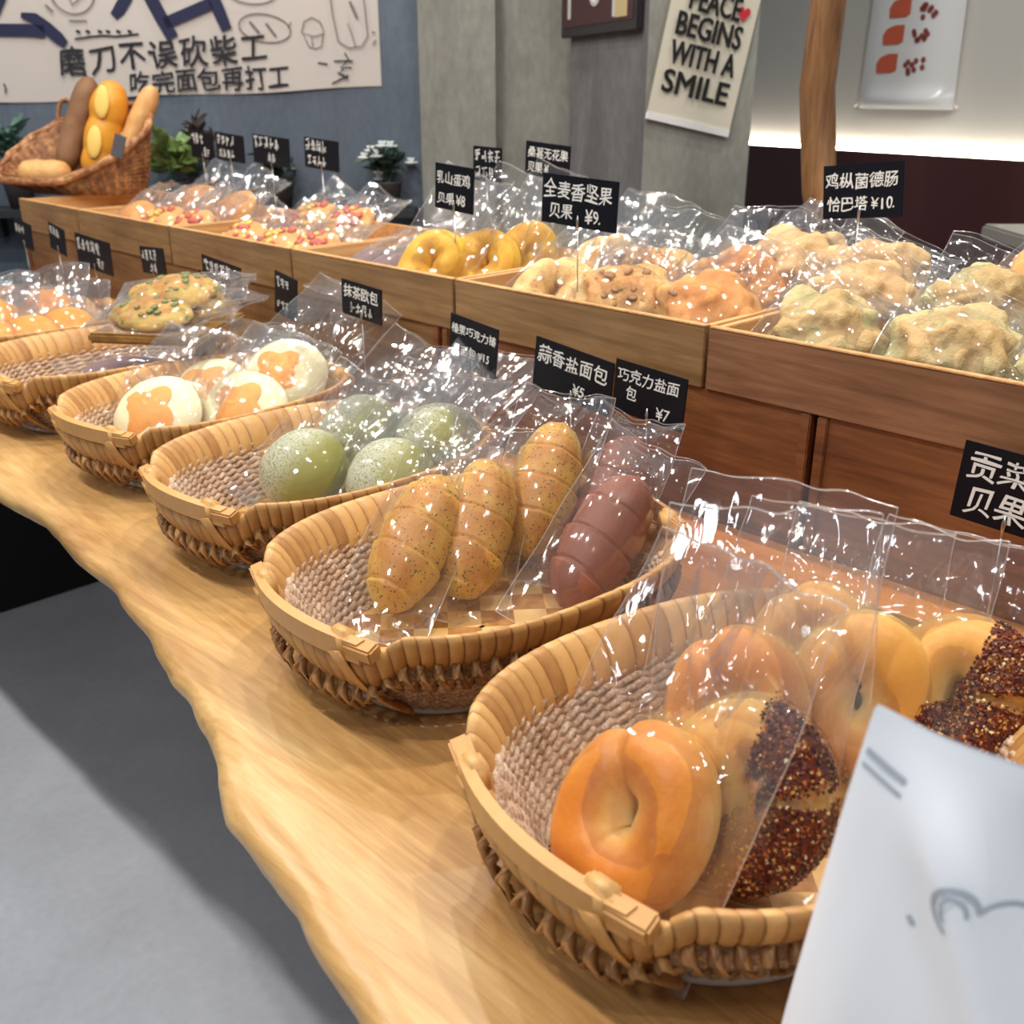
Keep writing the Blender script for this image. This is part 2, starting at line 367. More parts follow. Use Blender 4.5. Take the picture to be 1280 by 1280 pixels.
wp = lambda s, off=0: tuple(WW0 + wd * s + wn * off)
struct(wallbox('wall_right', M['white_wall'], wp(-1.2, .05), wp(2.6, .05), 0, 2.9, .12))
struct(wallbox('trim_1', M['wainscot'], wp(-1.2), wp(2.6), 0, 1.098, .049))
# glowing strip lying in the cove on top of the wainscot
k = NT('warm_led_strip'); k.b.inputs['Emission Color'].default_value = (1, .90, .74, 1); k.b.inputs['Emission Strength'].default_value = 26; M['led'] = k.m
p0, p1 = Vector((*wp(-1.1, .025), 1.1035)), Vector((*wp(2.5, .025), 1.1035))
o = MB().tube([p0.lerp(p1, i / 40) for i in range(41)], .006, 6).build('led_strip', M['led'])
tag(o, 'thin glowing light strip lying along the top of the maroon wainscot', 'light')
# black cabinet under the far end of the counter
M['black'] = plain('black_lacquer', (8, 8, 12), .5)
cb = empty('black_cabinet', (.2, 2.9, 0)); tag(cb, 'plain black cabinet standing on the floor under the far counter end', 'cabinet')
MB().box((0, .15, .375), (1.6, .72, .74)).build('body', M['black'], cb, False)
MB().box((0, .15, .0025), (1.56, .68, .005)).build('plinth', M['black'], cb, False)

# ------------------------------------------------------------------ the live-edge counter
edge = [(-.9, .215), (-.5, .225), (-.1, .218), (.1, .205), (.2, .212), (.29, .224), (.33, .236), (.368, .245), (.40, .252), (.437, .259), (.476, .268), (.532, .277), (.565, .281), (.60, .288),
        (.625, .297), (.647, .305), (.672, .317), (.702, .327), (.735, .338), (.77, .347), (.81, .352), (.854, .363), (.90, .374), (.949, .384), (1.0, .389), (1.056, .398), (1.12, .401), (1.186, .407),
        (1.25, .416), (1.312, .419), (1.36, .415), (1.407, .411), (1.5, .405), (1.65, .398), (1.8, .402), (2.0, .398), (2.3, .40), (2.7, .39), (3.2, .40), (3.5, .41)]
ys = np.array([e[0] for e in edge]); xs = np.array([e[1] for e in edge])
YY = np.concatenate([np.linspace(-.9, 0, 40), np.linspace(.01, 1.6, 260), np.linspace(1.62, 2.98, 60)])
XX = np.interp(YY, ys, xs); XX = XX + np.array([.0022 * nz((y * 26, 1, 0)) + .003 * nz((y * 9, 5, 0)) for y in YY])
prof = [(1.72, 0, 0), (1.2, 0, 0), (.9, 0, 0), (.6, 0, 0), (.35, 0, .05), (.2, 0, .45), (.12, 0, .8), (.06, 0, 1), (.025, -.0005, 1), (.010, -.003, 1), (.002, -.009, 1), (0, -.018, .9), (.004, -.028, .8), (.016, -.039, .7), (.034, -.046, .6), (.08, -.05, .5), (1.72, -.05, 0)]
V = []; tint = []; back = []
for y, x in zip(YY, XX):
    for d, z, t in prof:
        wob = .004 * nz((y * 14, z * 60, 2)) if z < -.002 else 0
        V.append((x + d + wob if d < 1.5 else 1.66, y, T + z)); tint.append(t); back.append(min(1, max(0, (d - .38) / .2)))
n = len(prof); F = [(i * n + j, (i + 1) * n + j, (i + 1) * n + j + 1, i * n + j + 1) for i in range(len(YY) - 1) for j in range(n - 1)]
F = [f[::-1] for f in F] + [tuple(range(n)), tuple((len(YY) - 1) * n + j for j in range(n))[::-1]]
ct = empty('counter', (1.0, 1.2, 0)); tag(ct, 'long wooden counter with a pale wavy live edge holding the bread baskets', 'counter')
o = mesh_obj('slab', V, F, M['counter'], ct, True, {'tint': tint, 'back': back}); o.location = (-1.0, -1.2, 0)
M['base'] = plain('dark_counter_base', (38, 36, 38), .6)
MB().box((.34, -.6, .374), (.60, 2.6, .748)).build('base', M['base'], ct, False)

# ------------------------------------------------------------------ risers and the row of trays behind the baskets
XF = 1.0
RI = [(-.35, .537, 'wooden riser crate nearest the camera below the pale green breads'), (.545, 1.17, 'wooden riser crate standing behind the salt bread basket'), (1.178, 1.90, 'wooden riser crate standing behind the green and white bun baskets'), (1.908, 2.80, 'farthest wooden riser crate under the wicker basket end of the row')]
for y0, y1, lab in RI:
    r = empty('wooden_riser', (XF, (y0 + y1) / 2, T)); tag(r, lab, 'riser', 'riser crates under the trays'); L = y1 - y0
    MB().box((.012, 0, .0825), (.016, L - .026, .165)).build('front_panel', M['riser' if y0 < 1 else 'riser_tan'], r, False)
    for s in (-1, 1):
        MB().box((.010, s * (L / 2 - .0065), .0825), (.020, .013, .165), bev=.0015).build('corner_post', M['riser'], r, False)
    MB().box((.18, 0, .158), (.32, L - .03, .014)).build('top_panel', M['riser'], r, False)
    MB().box((.352, 0, .0825), (.016, L, .165)).build('back_panel', M['riser'], r, False)
TR = [(.245, .688, 'long wooden tray filled with pale green chunky breads, nearest the camera'), (.693, 1.137, 'long wooden tray of nut breads behind the full-grain bagel sign'), (1.142, 1.565, 'wooden tray holding yellow bagels and grey-purple loaves'),
      (1.570, 2.008, 'wooden tray holding red and yellow topped pastries'), (2.013, 2.45, 'wooden tray with bagged rolls next to the wicker basket'), (2.455, 2.80, 'short empty wooden tray at the far left under the wicker basket')]
ZB = T + .166
for y0, y1, lab in TR:
    r = empty('wooden_tray', (XF, (y0 + y1) / 2, ZB)); tag(r, lab, 'tray', 'wooden display trays on the risers'); L = y1 - y0; Hh = .074; D = .36
    MB().box((D / 2, 0, .004), (D - .02, L - .02, .008)).build('bottom', M['tray_in'], r, False)
    MB().box((.0055, 0, Hh / 2), (.011, L, Hh), bev=.0012).build('front_panel', M['tray' if y0 < .5 else 'tray_tan'], r, False)
    MB().box((.0055, 0, Hh + .0008), (.0114, L - .001, .0022), bev=.0008).build('top_edge', M['tray_in'], r, False)
    MB().box((D - .0055, 0, Hh / 2), (.011, L, Hh), bev=.0012).build('back_panel', M['tray_in'], r, False)
    for s in (-1, 1): MB().box((D / 2, s * (L / 2 - .0055), Hh / 2), (D - .022, .011, Hh), bev=.0012).build('side_panel', M['tray_in'], r, False)

# ------------------------------------------------------------------ woven baskets
def sup(th, a, b, n=2.5):
    c, s = math.cos(th), math.sin(th)
    return a * math.copysign(abs(c) ** (2 / n), c), b * math.copysign(abs(s) ** (2 / n), s)
BA, BB = .192, .150
def smooth(a, b, x): t = min(1, max(0, (x - a) / (b - a))); return t * t * (3 - 2 * t)
def dip(x): return -.026 * smooth(.80, .93, abs(x) / BA)
def make_basket():
    root = empty('woven_basket')
    rnd = random.Random(4)
    # foot ring, plaited base
    mb = MB(); N = 72
    mb.grid(N, 8, lambda i, j: (*[c * 1 for c in sup(2 * PI * i / N, .150 + .004 * math.cos(2 * PI * j / 8), .112 + .004 * math.cos(2 * PI * j / 8))], .004 + .004 * math.sin(2 * PI * j / 8)), True, True)
    mb.build('foot_ring', M['foot'], root)
    mb = MB(); RR = [0.02, .3, .6, .85, 1.0]
    mb.grid(N, 5, lambda i, j: (*sup(2 * PI * i / N, .152 * RR[j], .114 * RR[j]), .0095), True, False)
    mb.grid(N, 5, lambda i, j: (*sup(2 * PI * i / N, .152 * RR[4 - j], .114 * RR[4 - j]), .006), True, False)
    mb.build('plaited_base', M['plait'], root)
    # rope wall: rows of two-ply twisted rope
    mb = MB(); SEG = 280; rows = 11
    for rw in range(rows):
        f = rw / (rows - 1); a = .150 + .033 * f ** .8; b = .112 + .031 * f ** .8; z0 = .010 + .064 * f; tw = 64
        def fn(i, j, a=a, b=b, z0=z0, rw=rw):
            th = 2 * PI * i / SEG; x, y = sup(th, a, b); ph = 2 * PI * j / 8
            r = .0043 * (1 + .30 * math.cos(2 * (ph - tw / 2 * th) + rw)); d = Vector((x / a ** 2, y / b ** 2)).normalized()
            return (x + d.x * r * math.cos(ph), y + d.y * r * math.cos(ph), z0 + r * math.sin(ph) + dip(x) * f * .9)
        mb.grid(SEG, 8, fn, True, True)
    mb.build('rope_wall', M['rope'], root)
    # rim: flat band wrapped in rattan strips
    NS = 84; K = [.0, .10, .5, .90]; SC = [.66, 1.0, 1.03, 1.0]; mb = MB(); tints = []; st = [rnd.random() for _ in range(NS)]
    def fr(i, j):
        s, kk = divmod(i, 4); th = 2 * PI * (s + K[kk]) / NS; ph = 2 * PI * j / 14; th += .018 * math.cos(ph)
        x, y = sup(th, BA, BB); d = Vector((x / BA ** 2, y / BB ** 2)).normalized()
        u = .0072 * math.cos(ph) * SC[kk]; w = .0245 * math.sin(ph) * (.95 + .05 * SC[kk]); ti = .52
        du = u * math.cos(ti) + w * math.sin(ti); dz = -u * math.sin(ti) + w * math.cos(ti)
        return (x + d.x * du, y + d.y * du, .0845 + dz + dip(x))
    mb.grid(NS * 4, 14, fr, True, True, [st[i // 4] * .8 + .2 if i % 4 else .0 for i in range(NS * 4) for j in range(14)])
    mb.build('wrapped_rim', M['rattan'], root)
    # zigzag lashing under the rim, outside
    mb = MB(); NL = 66
    for s in range(NL):
        for sg in (0, 1):
            P = []
            for q in range(4):
                f = q / 3; th = 2 * PI * (s + (.5 * f if sg == 0 else 1 - .5 * f) + .02) / NL; z = .076 - .030 * f
                off = .001 + .009 * math.sin(PI * f) + .004 * f; aa = BA - .010 * f * 1.0; bb = BB - .010 * f
                x, y = sup(th, aa, bb); d = Vector((x / aa ** 2, y / bb ** 2)).normalized()
                P.append((x + d.x * off, y + d.y * off, z + dip(x)))
            mb.tube(P, .0042, 5, .35, tint=rnd.random())
    mb.build('zigzag_lashing', M['rattan_dark'], root)
    # handles: a flat bar across each end, square blocks where it is bound on, straps down to the base
    for sx in (-1, 1):
        h = empty('handle'); h.parent = root
        mb = MB(); pts = []
        for i in range(15):
            f = i / 14 * 2 - 1; pts.append((sx * (BA - .006 + .020 * (1 - f * f)), f * .088, .089 + .004 * (1 - f * f)))
        P = []
        for p in pts:
            for (u, w) in ((-.004, -.010), (.004, -.010), (.006, .009), (-.002, .011)): P.append((p[0] + sx * u, p[1], p[2] + w))
        F = [(i * 4 + j, i * 4 + (j + 1) % 4, i * 4 + 4 + (j + 1) % 4, i * 4 + 4 + j) for i in range(14) for j in range(4)] + [(0, 3, 2, 1), (56, 57, 58, 59)]
        mb.add(P, F, .75); o = mb.build('bar', M['hatch'], h, False)
        for sy in (-1, 1):
            c = (sx * (BA - .006), sy * .086, .091)
            MB().box(c, (.015, .030, .014), Matrix.Rotation(sx * sy * .30, 3, 'Z') @ Matrix.Rotation(sx * .30, 3, 'Y'), .5, .002).build('binding_block', M['hatch'], h, False)
            MB().box((sx * (BA - .001), sy * .066, .0905), (.016, .024, .027), Matrix.Rotation(sx * sy * .16, 3, 'Z') @ Matrix.Rotation(sx * .10, 3, 'Y'), .85, .004).build('binding', M['rattan'], h)
            mb = MB(); a0 = Vector((sx * (BA + .008), sy * .066, .086)); a2 = Vector((sx * .136, sy * .074, .010)); a1 = Vector((sx * .184, sy * .078, .036))
            pt = [a0 * (1 - t) ** 2 + a1 * 2 * t * (1 - t) + a2 * t * t for t in np.linspace(0, 1, 9)]
            mb.tube(pt, .0095, 8, .22, tint=.55, up=(sx, 0, .4)); mb.build('strap', M['hatch'], h)
    return root
BK = [((.540, .305), -11, 'woven rattan basket of bagels nearest the camera'), ((.602, .655), -5, 'woven rattan basket holding the speckled and cocoa salt breads'),
      ((.660, .992), 0, 'woven rattan basket holding the green matcha buns'), ((.690, 1.325), 6, 'woven rattan basket holding the white buns with orange centres'),
      ((.690, 1.665), 2, 'woven rattan basket at the left photo edge, mostly empty, below the serving board'), ((.690, 2.01), 0, 'farthest woven rattan basket, holding the orange round buns')]
proto = make_basket()
for i, (p, a, lab) in enumerate(BK):
    b = proto if i == 0 else copy_tree(proto)
    b.location = (p[0], p[1], T); b.rotation_euler = (0, 0, math.radians(a)); tag(b, lab, 'basket', 'woven baskets along the counter')

# ------------------------------------------------------------------ breads and their cellophane bags
def ellipsoid(a, b, h, nu=40, nv=26, amp=.05, fr=18, seed=0, flat=.55, fn=None):
    """loaf shape resting on z = 0, top at 2h"""
    P = []
    for j in range(nv):
        ph = PI * j / (nv - 1) - PI / 2
        for i in range(nu):
            th = 2 * PI * i / nu; x, y, z = math.cos(ph) * math.cos(th), math.cos(ph) * math.sin(th), math.sin(ph)
            s = 1 + amp * nz((x * a * fr + seed * 3.7, y * b * fr, z * h * fr)) * 2 + amp * .4 * nz((x * a * fr * 3.1 + seed, y * b * fr * 3.1, z * h * fr * 3.1))
            q = [x * a * s, y * b * s, z * h * s]
            if fn: q = fn(q, th, ph)
            if q[2] < -flat * h: q[2] = -flat * h - (q[2] + flat * h) * -.15
            P.append((q[0], q[1], q[2] + h))
    F = [(j * nu + i, j * nu + (i + 1) % nu, (j + 1) * nu + (i + 1) % nu, (j + 1) * nu + i) for j in range(nv - 1) for i in range(nu)]
    return P, F
OV = .0085
def torus(R, r, nu=72, nv=24, amp=.05, seed=0, split=None, fr=16):
    P = []
    for i in range(nu):
        th = 2 * PI * i / nu
        rr0 = r * (1 + .08 * math.cos(th + seed) + .05 * math.cos(2 * th + seed * 2))
        if split is not None:
            d = (th - split + PI) % (2 * PI) - PI; rr0 *= 1 - .20 * math.exp(-(d / .16) ** 2)
        for j in range(nv):
            ph = 2 * PI * j / nv; rr = rr0 * (1 + amp * 2 * nz((math.cos(th) * R * fr * 3, math.sin(th) * R * fr * 3 + seed, math.cos(ph) * .5)))
            x = (R + rr * math.cos(ph) * (1.0 if math.cos(ph) > 0 else .96))
            z = rr * math.sin(ph); z = max(z, -r * .72)
            P.append((x * math.cos(th), (x + OV) * math.sin(th), z + r))
    F = [(i * nv + j, ((i + 1) % nu) * nv + j, ((i + 1) % nu) * nv + (j + 1) % nv, i * nv + (j + 1) % nv) for i in range(nu) for j in range(nv)]
    return P, F
def bag_mesh(a, b, h, wx, yb, yf, seed=0, bend=.0, nu=60, nv=92, wr=1.0, base=.17):
    """two sheets of film around a loaf of half sizes a, b, h that rests on z=0; the open flap runs to +y.
    Long straight folds run out from the loaf, most of them towards the flap."""
    off = seed * 13.7; rn = random.Random(int(seed * 1000) + 3); V = []
    U, Vv = np.meshgrid(np.linspace(-1, 1, nu), np.linspace(0, 1, nv)); U = U.ravel(); Vv = Vv.ravel()
    e1 = np.array([nz((v * 3 + off, 1, 1)) for v in np.linspace(0, 1, nv)]); e2 = np.array([nz((u * 2.5, off, 5)) for u in np.linspace(-1, 1, nu)])
    for sgn in (1, -1):
        X = U * wx * (1 + .05 * np.repeat(e1, nu)); Yy = -yb + (yf + yb) * Vv + .006 * np.tile(e2, nv) * np.where(Vv > .5, 1, .4)
        r = np.hypot(X / a, Yy / b)
        f = np.sqrt(np.maximum(0, 1 - (r / 1.05) ** 2)); f = np.maximum(f, np.where(r > .74, .70 * np.exp(-np.maximum(0, r - .74) / .36), 0))
        ed = np.minimum((1 - np.abs(U)) * wx, Yy + yb); ed = np.clip(ed / .016, 0, 1) ** .6
        fl = np.clip((Yy - b) / max(.01, yf - b), 0, 1); fl = fl * fl * (3 - 2 * fl)
        t = (h + .0018) * f * ed * (1 - .5 * fl) + .0008 + .0022 * fl * (1 - U * U)
        g = np.clip((r - .88) / .35, 0, 1); g = g * g * (3 - 2 * g)
        w = np.zeros_like(X)
        for q in range(34):
            if q < 15:      # folds fanning out into the flap
                th = rn.uniform(.62, 2.5); p0 = (a * .95 * math.cos(th), b * .95 * math.sin(th)); th2 = PI / 2 + (th - PI / 2) * rn.uniform(-.5, .8) + rn.uniform(-.5, .5); L = rn.uniform(.5, 1.2) * (yf - b) ; am = rn.uniform(.0014, .0034)
            elif q < 22:    # folds at the sides and at the sealed end
                th = rn.uniform(0, 2 * PI); p0 = (a * .9 * math.cos(th), b * .9 * math.sin(th)); th2 = th + rn.uniform(-.6, .6); L = rn.uniform(.02, .05); am = rn.uniform(.0008, .0022)
            else:           # cross folds
                p0 = (rn.uniform(-wx, wx), rn.uniform(-yb, yf)); th2 = rn.uniform(0, PI); L = rn.uniform(.02, .06); am = rn.uniform(.0006, .0018)
            if rn.random() < .45: am = -am
            d = (math.cos(th2), math.sin(th2)); dx, dy = X - p0[0], Yy - p0[1]; al = dx * d[0] + dy * d[1]; ac = -dx * d[1] + dy * d[0] + .10 * al * al * rn.uniform(-1, 1) / max(L, .01)
            wd_ = rn.uniform(.0035, .0075); tent = np.maximum(0, 1 - np.abs(ac) / wd_); tp = np.clip(al / .012 + .5, 0, 1) * np.clip((L - al) / .02, 0, 1)
            w += am * tent * tp * (base + g) * (1 if sgn > 0 else (0 if q % 2 else .6))
        sm = np.array([noise.voronoi(Vector((x * 17 + off, y * 13, 2 + sgn * .1)))[0][0] - .35 + .3 * nz((x * 22 + off, y * 10, 4 + sgn * .4)) for x, y in zip(X, Yy)])
        w += sm * .0040 * g
        mid = h + bend * np.maximum(0, Yy - b * .9) ** 2 * 9 + fl * .012 * np.sin(U * 2.2 + off)
        Z = mid + sgn * t + w * wr
        if sgn < 0: Z = np.where(r < .95, mid - t, Z)
        V += list(zip(X.tolist(), Yy.tolist(), Z.tolist()))
    global SEAM
    n = nu * nv; F = []; at = lambda s, i, j: V[s * n + j * nu + i]
    SEAM = [[at(0, 0, j) for j in range(nv)], [at(0, nu - 1, j) for j in range(nv)], [at(0, i, 0) for i in range(nu)], [at(0, i, nv - 1) for i in range(nu)], [at(1, i, nv - 1) for i in range(nu)]]
    for s in (0, 1):
        for j in range(nv - 1):
            for i in range(nu - 1):
                q = (s * n + j * nu + i, s * n + j * nu + i + 1, s * n + (j + 1) * nu + i + 1, s * n + (j + 1) * nu + i); F.append(q if s == 0 else q[::-1])
    return V, F

def orient(long_dir, up_hint):
    """matrix with local +y along long_dir and local +z as near up_hint as possible"""
    y = Vector(long_dir).normalized(); z = Vector(up_hint); z = (z - y * z.dot(y)).normalized(); x = y.cross(z)
    return Matrix((x, y, z)).transposed()

KINDS = {}
def bread_parts(kind, root, seed=0):
    h = 0
    if kind in ('bagel', 'bagel_pale', 'chilli_bagel', 'yellow_bagel', 'nut_bagel'):
        R, r = (.0278, .0276) if kind not in ('nut_bagel',) else (.034, .026)
        P, F = torus(R, r, seed=seed + 1, split=None if kind == 'yellow_bagel' else (.12 if kind == 'chilli_bagel' else 2.2), amp=.03 if kind not in ('yellow_bagel', 'nut_bagel') else .12)
        m = {'bagel': 'bagel', 'bagel_pale': 'bagel_pale', 'chilli_bagel': 'bagel_pale', 'yellow_bagel': 'yellow', 'nut_bagel': 'nut'}[kind]
        bd = mesh_obj('bagel', P, F, M[m], root)
        patches = {'chilli_bagel': ((.30, 1.35, -.5, 2.5), (-2.6, .02, -.5, 2.5))}.get(kind, ((-2.3, -1.5, -.5, .7),) if kind == 'bagel' else ())
        if patches:
            rn = random.Random(seed); mb = MB(); ic = [(0, 0, 1), (.94, 0, -.33), (-.47, .82, -.33), (-.47, -.82, -.33), (0, 0, -1)]
            def surf(th, ph, s_=1.0):
                q = r * (1 + .08 * math.cos(th + seed + 1) + .05 * math.cos(2 * th + seed * 2 + 2)) * 1.035 * s_; x = R + q * math.cos(ph); return Vector((x * math.cos(th), (x + OV) * math.sin(th), r + q * math.sin(ph)))
            for t0, t1, p0, p1 in patches:
                na, nb = 30, 22
                def pf(i, j):
                    e = min(i, na - 1 - i, j, nb - 1 - j); th = t0 + (t1 - t0) * i / (na - 1) + .06 * nz((j * .5, t0, seed)) ; ph = p0 + (p1 - p0) * j / (nb - 1) + .12 * nz((i * .5, 3, seed))
                    return surf(th, ph, 1 + .022 * abs(nz((i * .8, j * .8, seed))) * 2 - (.10 if e == 0 else 0))
                mb.grid(na, nb, pf, tint=[min(.55, max(0, .30 + .5 * nz((i * .6, j * .6, 8)))) for i in range(na) for j in range(nb)])
                for _ in range(int(900 * (t1 - t0) * (p1 - p0) / 3.0)):
                    th = rn.uniform(t0 - .07, t1 + .07); ph = rn.uniform(p0 - .1, p1 + .1); c = surf(th, ph, 1.02)
                    sz = rn.uniform(.0009, .0021); rot = Euler((rn.uniform(0, 6), rn.uniform(0, 6), 0)).to_matrix()
                    mb.add([c + rot @ (Vector(q) * sz) for q in ic], [(0, 1, 2), (0, 2, 3), (0, 3, 1), (4, 2, 1), (4, 3, 2), (4, 1, 3)], rn.random() ** 1.4)
            o = mb.build('chilli_topping', M['chilli'], root, False); o['kind'] = 'stuff'; o['label'] = 'dark red chilli and seed crust'
        return .0575, .0575 + OV, r
    if kind in ('herb_bread', 'cocoa_bread'):
        a, b, h = .0375, .082, .033
        def fn(q, th, ph):
            t = q[1] / b; sp = (t * 3.1 + .16 * math.atan2(q[2], q[0]) + .3) % 1.0
            s = (1 + .10 * (sp - .5)) * (1.0 - .10 * smooth(.9, 1.0, sp)); e = max(.05, 1 - abs(t) ** 2.6) ** .10
            return [q[0] * s * e, q[1], q[2] * s * e]
        P, F = ellipsoid(a, b, h, 40, 26, .02, 14, seed, .8, None)
        # spiral loaf: rows along y
        P = []; nu, nv = 36, 90
        for j in range(nv):
            t = j / (nv - 1) * 2 - 1; rad = max(.02, (1 - abs(t) ** 2.6)) ** .50
            for i in range(nu):
                th = 2 * PI * i / nu; sp = (t * 2.1 + .12 * math.cos(th - .5) + .35 + seed * .21) % 1.0
                s = rad * (1.0 + .085 * (sp - .5) - .10 * smooth(.93, 1, sp) - .10 * smooth(.07, 0, sp)) * (1 + .035 * nz((t * 3 + seed * 7, math.cos(th) * 1.2, math.sin(th) * 1.2)))
                P.append((a * s * math.cos(th), b * t + .004 * nz((math.cos(th), t * 2, seed)), h + max(h * s * math.sin(th), -h * .75)))
        F = [(j * nu + i, j * nu + (i + 1) % nu, (j + 1) * nu + (i + 1) % nu, (j + 1) * nu + i) for j in range(nv - 1) for i in range(nu)] + [tuple(range(nu))[::-1], tuple((nv - 1) * nu + i for i in range(nu))]
        mesh_obj('salt_bread', P, F, M['herb' if kind == 'herb_bread' else 'cocoa'], root); return a, b, h
    spec = {'matcha_bun': (.056, .056, .037, 'matcha', .03, 14), 'cream_bun': (.066, .064, .031, 'cream', .04, 14), 'round_bun': (.054, .054, .040, 'round', .05, 18),
            'green_chunk': (.064, .058, .040, 'mugwort', .20, 34), 'beige_chunk': (.064, .060, .040, 'beige', .18, 34), 'nut_loaf': (.068, .056, .036, 'nut', .17, 34), 'orange_loaf': (.066, .060, .038, 'orange_loaf', .15, 32),
            'taro_loaf': (.032, .078, .027, 'taro', .05, 18), 'pastry': (.048, .066, .025, 'pastry', .10, 22), 'flatbread': (.048, .074, .022, 'flat', .10, 26), 'plain_roll': (.044, .060, .030, 'pastry', .07, 20)}[kind]
    a, b, h, m, amp, fr = spec
    P, F = ellipsoid(a, b, h, 72, 48, amp, fr, seed); nm = {'matcha_bun': 'bun', 'cream_bun': 'bun', 'round_bun': 'bun', 'pastry': 'pastry', 'flatbread': 'flatbread', 'plain_roll': 'roll'}.get(kind, 'loaf')
    mesh_obj(nm, P, F, M[m], root)
    rn = random.Random(seed + 5)
    if kind == 'cream_bun':     # star-shaped opening baked orange
        P = []; F = []; K = 36
        for rg in range(6):
            for i in range(K):
                th = 2 * PI * i / K; R_ = (.028 + .016 * abs(math.cos(2 * th + .4)) ** 1.5) * rg / 5; x, y = R_ * math.cos(th), R_ * math.sin(th) - .006
                z = h + h * math.sqrt(max(0, 1 - (x / a) ** 2 - (y / b) ** 2)) + .0022 - .0016 * (rg == 5) + .0015 * nz((x * 160, y * 160, seed)); P.append((x, y, z))
        F = [(g * K + i, g * K + (i + 1) % K, (g + 1) * K + (i + 1) % K, (g + 1) * K + i) for g in range(5) for i in range(K)]
        o = mesh_obj('filling', P, F, M['orange_patch'], root); o['label'] = 'orange baked filling patch'
    if kind == 'pastry':
        for nmx, mt, cnt, sz in (('sausage_topping', 'ham', 11, .0085), ('cheese_topping', 'cheese', 9, .007)):
            mb = MB()
            for _ in range(cnt):
                x, y = rn.uniform(-.7, .7) * a, rn.uniform(-.75, .75) * b
                z = h + h * math.sqrt(max(.02, 1 - (x / a) ** 2 - (y / b) ** 2)); e = ellipsoid(sz, sz * rn.uniform(.7, 1.4), .0035, 14, 9, .28, 90, rn.random() * 9)
                mb.add([(p[0] + x, p[1] + y, p[2] + z - .003) for p in e[0]], e[1])
            mb.build(nmx, M[mt], root)
    if kind in ('flatbread', 'nut_loaf', 'orange_loaf'):
        mt, cnt, sz = {'flatbread': ('leaf_bit', 14, .006), 'nut_loaf': ('nut_bit', 16, .0055), 'orange_loaf': ('nut_bit', 5, .005), 'green_chunk': ('leaf_bit', 6, .004)}[kind]; mb = MB()
        for _ in range(cnt):
            x, y = rn.uniform(-.7, .7) * a, rn.uniform(-.7, .7) * b; z = h + h * math.sqrt(max(.02, 1 - (x / a) ** 2 - (y / b) ** 2))
            e = ellipsoid(sz * rn.uniform(.6, 1.5), sz, .0025, 10, 6, .15, 90, rn.random() * 9); mb.add([(p[0] + x, p[1] + y, p[2] + z - .002) for p in e[0]], e[1])
        mb.build('topping', M[mt], root)
    return a, b, h
PROTO = {}
def item(kind, c, long_dir, up, label, cat, group, seed=0, flap=.085, wide=1.22, bend=.0, tail=.022, wr=1.0):
    """one bagged bread, the loaf's middle at c; local +y (the flap) along long_dir, local +z towards up"""
    key = (kind, seed, flap, wide, bend, tail)
    names = {'bagel': 'bagged_bagel', 'bagel_pale': 'bagged_bagel', 'chilli_bagel': 'bagged_bagel', 'yellow_bagel': 'bagged_bagel', 'nut_bagel': 'bagged_bagel', 'herb_bread': 'bagged_salt_bread', 'cocoa_bread': 'bagged_salt_bread',
             'matcha_bun': 'bagged_bun', 'cream_bun': 'bagged_bun', 'round_bun': 'bagged_bun', 'pastry': 'bagged_pastry', 'flatbread': 'bagged_flatbread', 'plain_roll': 'bagged_roll'}
    if key in PROTO: r = copy_tree(PROTO[key])
    else:
        r = empty(names.get(kind, 'bagged_loaf')); a, b, h = bread_parts(kind, r, seed); PROTO[key] = r; KINDS[kind] = (a, b, h)
        V, F = bag_mesh(a, b, h, max(a * wide, a + .012), b + tail, b + flap, seed + len(PROTO) * .37, bend, wr=wr, base=.17 if wr <= 1 else .30)
        mesh_obj('cellophane_bag', V, F, M['film'], r)
        mb = MB()
        for q in SEAM: mb.tube(q[::2] + [q[-1]], .0006, 4, cap=False)
        mb.build('bag_seam', M['seam'], r)
    R = orient(long_dir, up); h = KINDS[kind][2]
    r.location = Vector(c) - R @ Vector((0, 0, h)); r.rotation_euler = R.to_euler(); tag(r, label, cat, group); return r

G = 'bagged bagels in the nearest basket'
item('bagel', (.428, .322, .871), (.50, -.05, .85), (-1, -.02, .50), 'plain golden bagel in clear bag standing foremost in the nearest basket, by its handle', 'bagel', G, 1, .11, 1.32, tail=.010)
item('chilli_bagel', (.490, .280, .877), (.30, .20, .85), (-.85, -.30, .45), 'chilli-crusted bagel in clear bag leaning just right of the foremost plain bagel', 'bagel', G, 2, .12, 1.20, tail=.004)
item('bagel', (.575, .345, .868), (.40, .10, .9), (-.85, -.20, .45), 'golden bagel behind the foremost two in the nearest basket, only its top arc clear', 'bagel', G, 3, .11, 1.4, tail=.010)
item('bagel_pale', (.655, .290, .872), (.40, .10, .85), (-.75, -.40, .5), 'pale golden bagel just above the white paper bag, in clear bag', 'bagel', G, 4, .07, 1.32, tail=.010)
item('chilli_bagel', (.695, .235, .880), (.55, .05, .8), (-.75, -.35, .55), 'chilli-crusted bagel at the right edge of the nearest basket', 'bagel', G, 5, .055, 1.5, tail=.010)
item('bagel_pale', (.690, .350, .868), (.45, .1, .8), (-.8, -.2, .5), 'bagel at the back of the nearest basket under clear flaps, touching the rim', 'bagel', G, 6, .055, 1.5, tail=.010)
G = 'bagged salt breads in the second basket'
CAMV = Vector((-.6, -.6, .6))
def ends(a, b): a, b = Vector(a), Vector(b); return (a + b) / 2, b - a
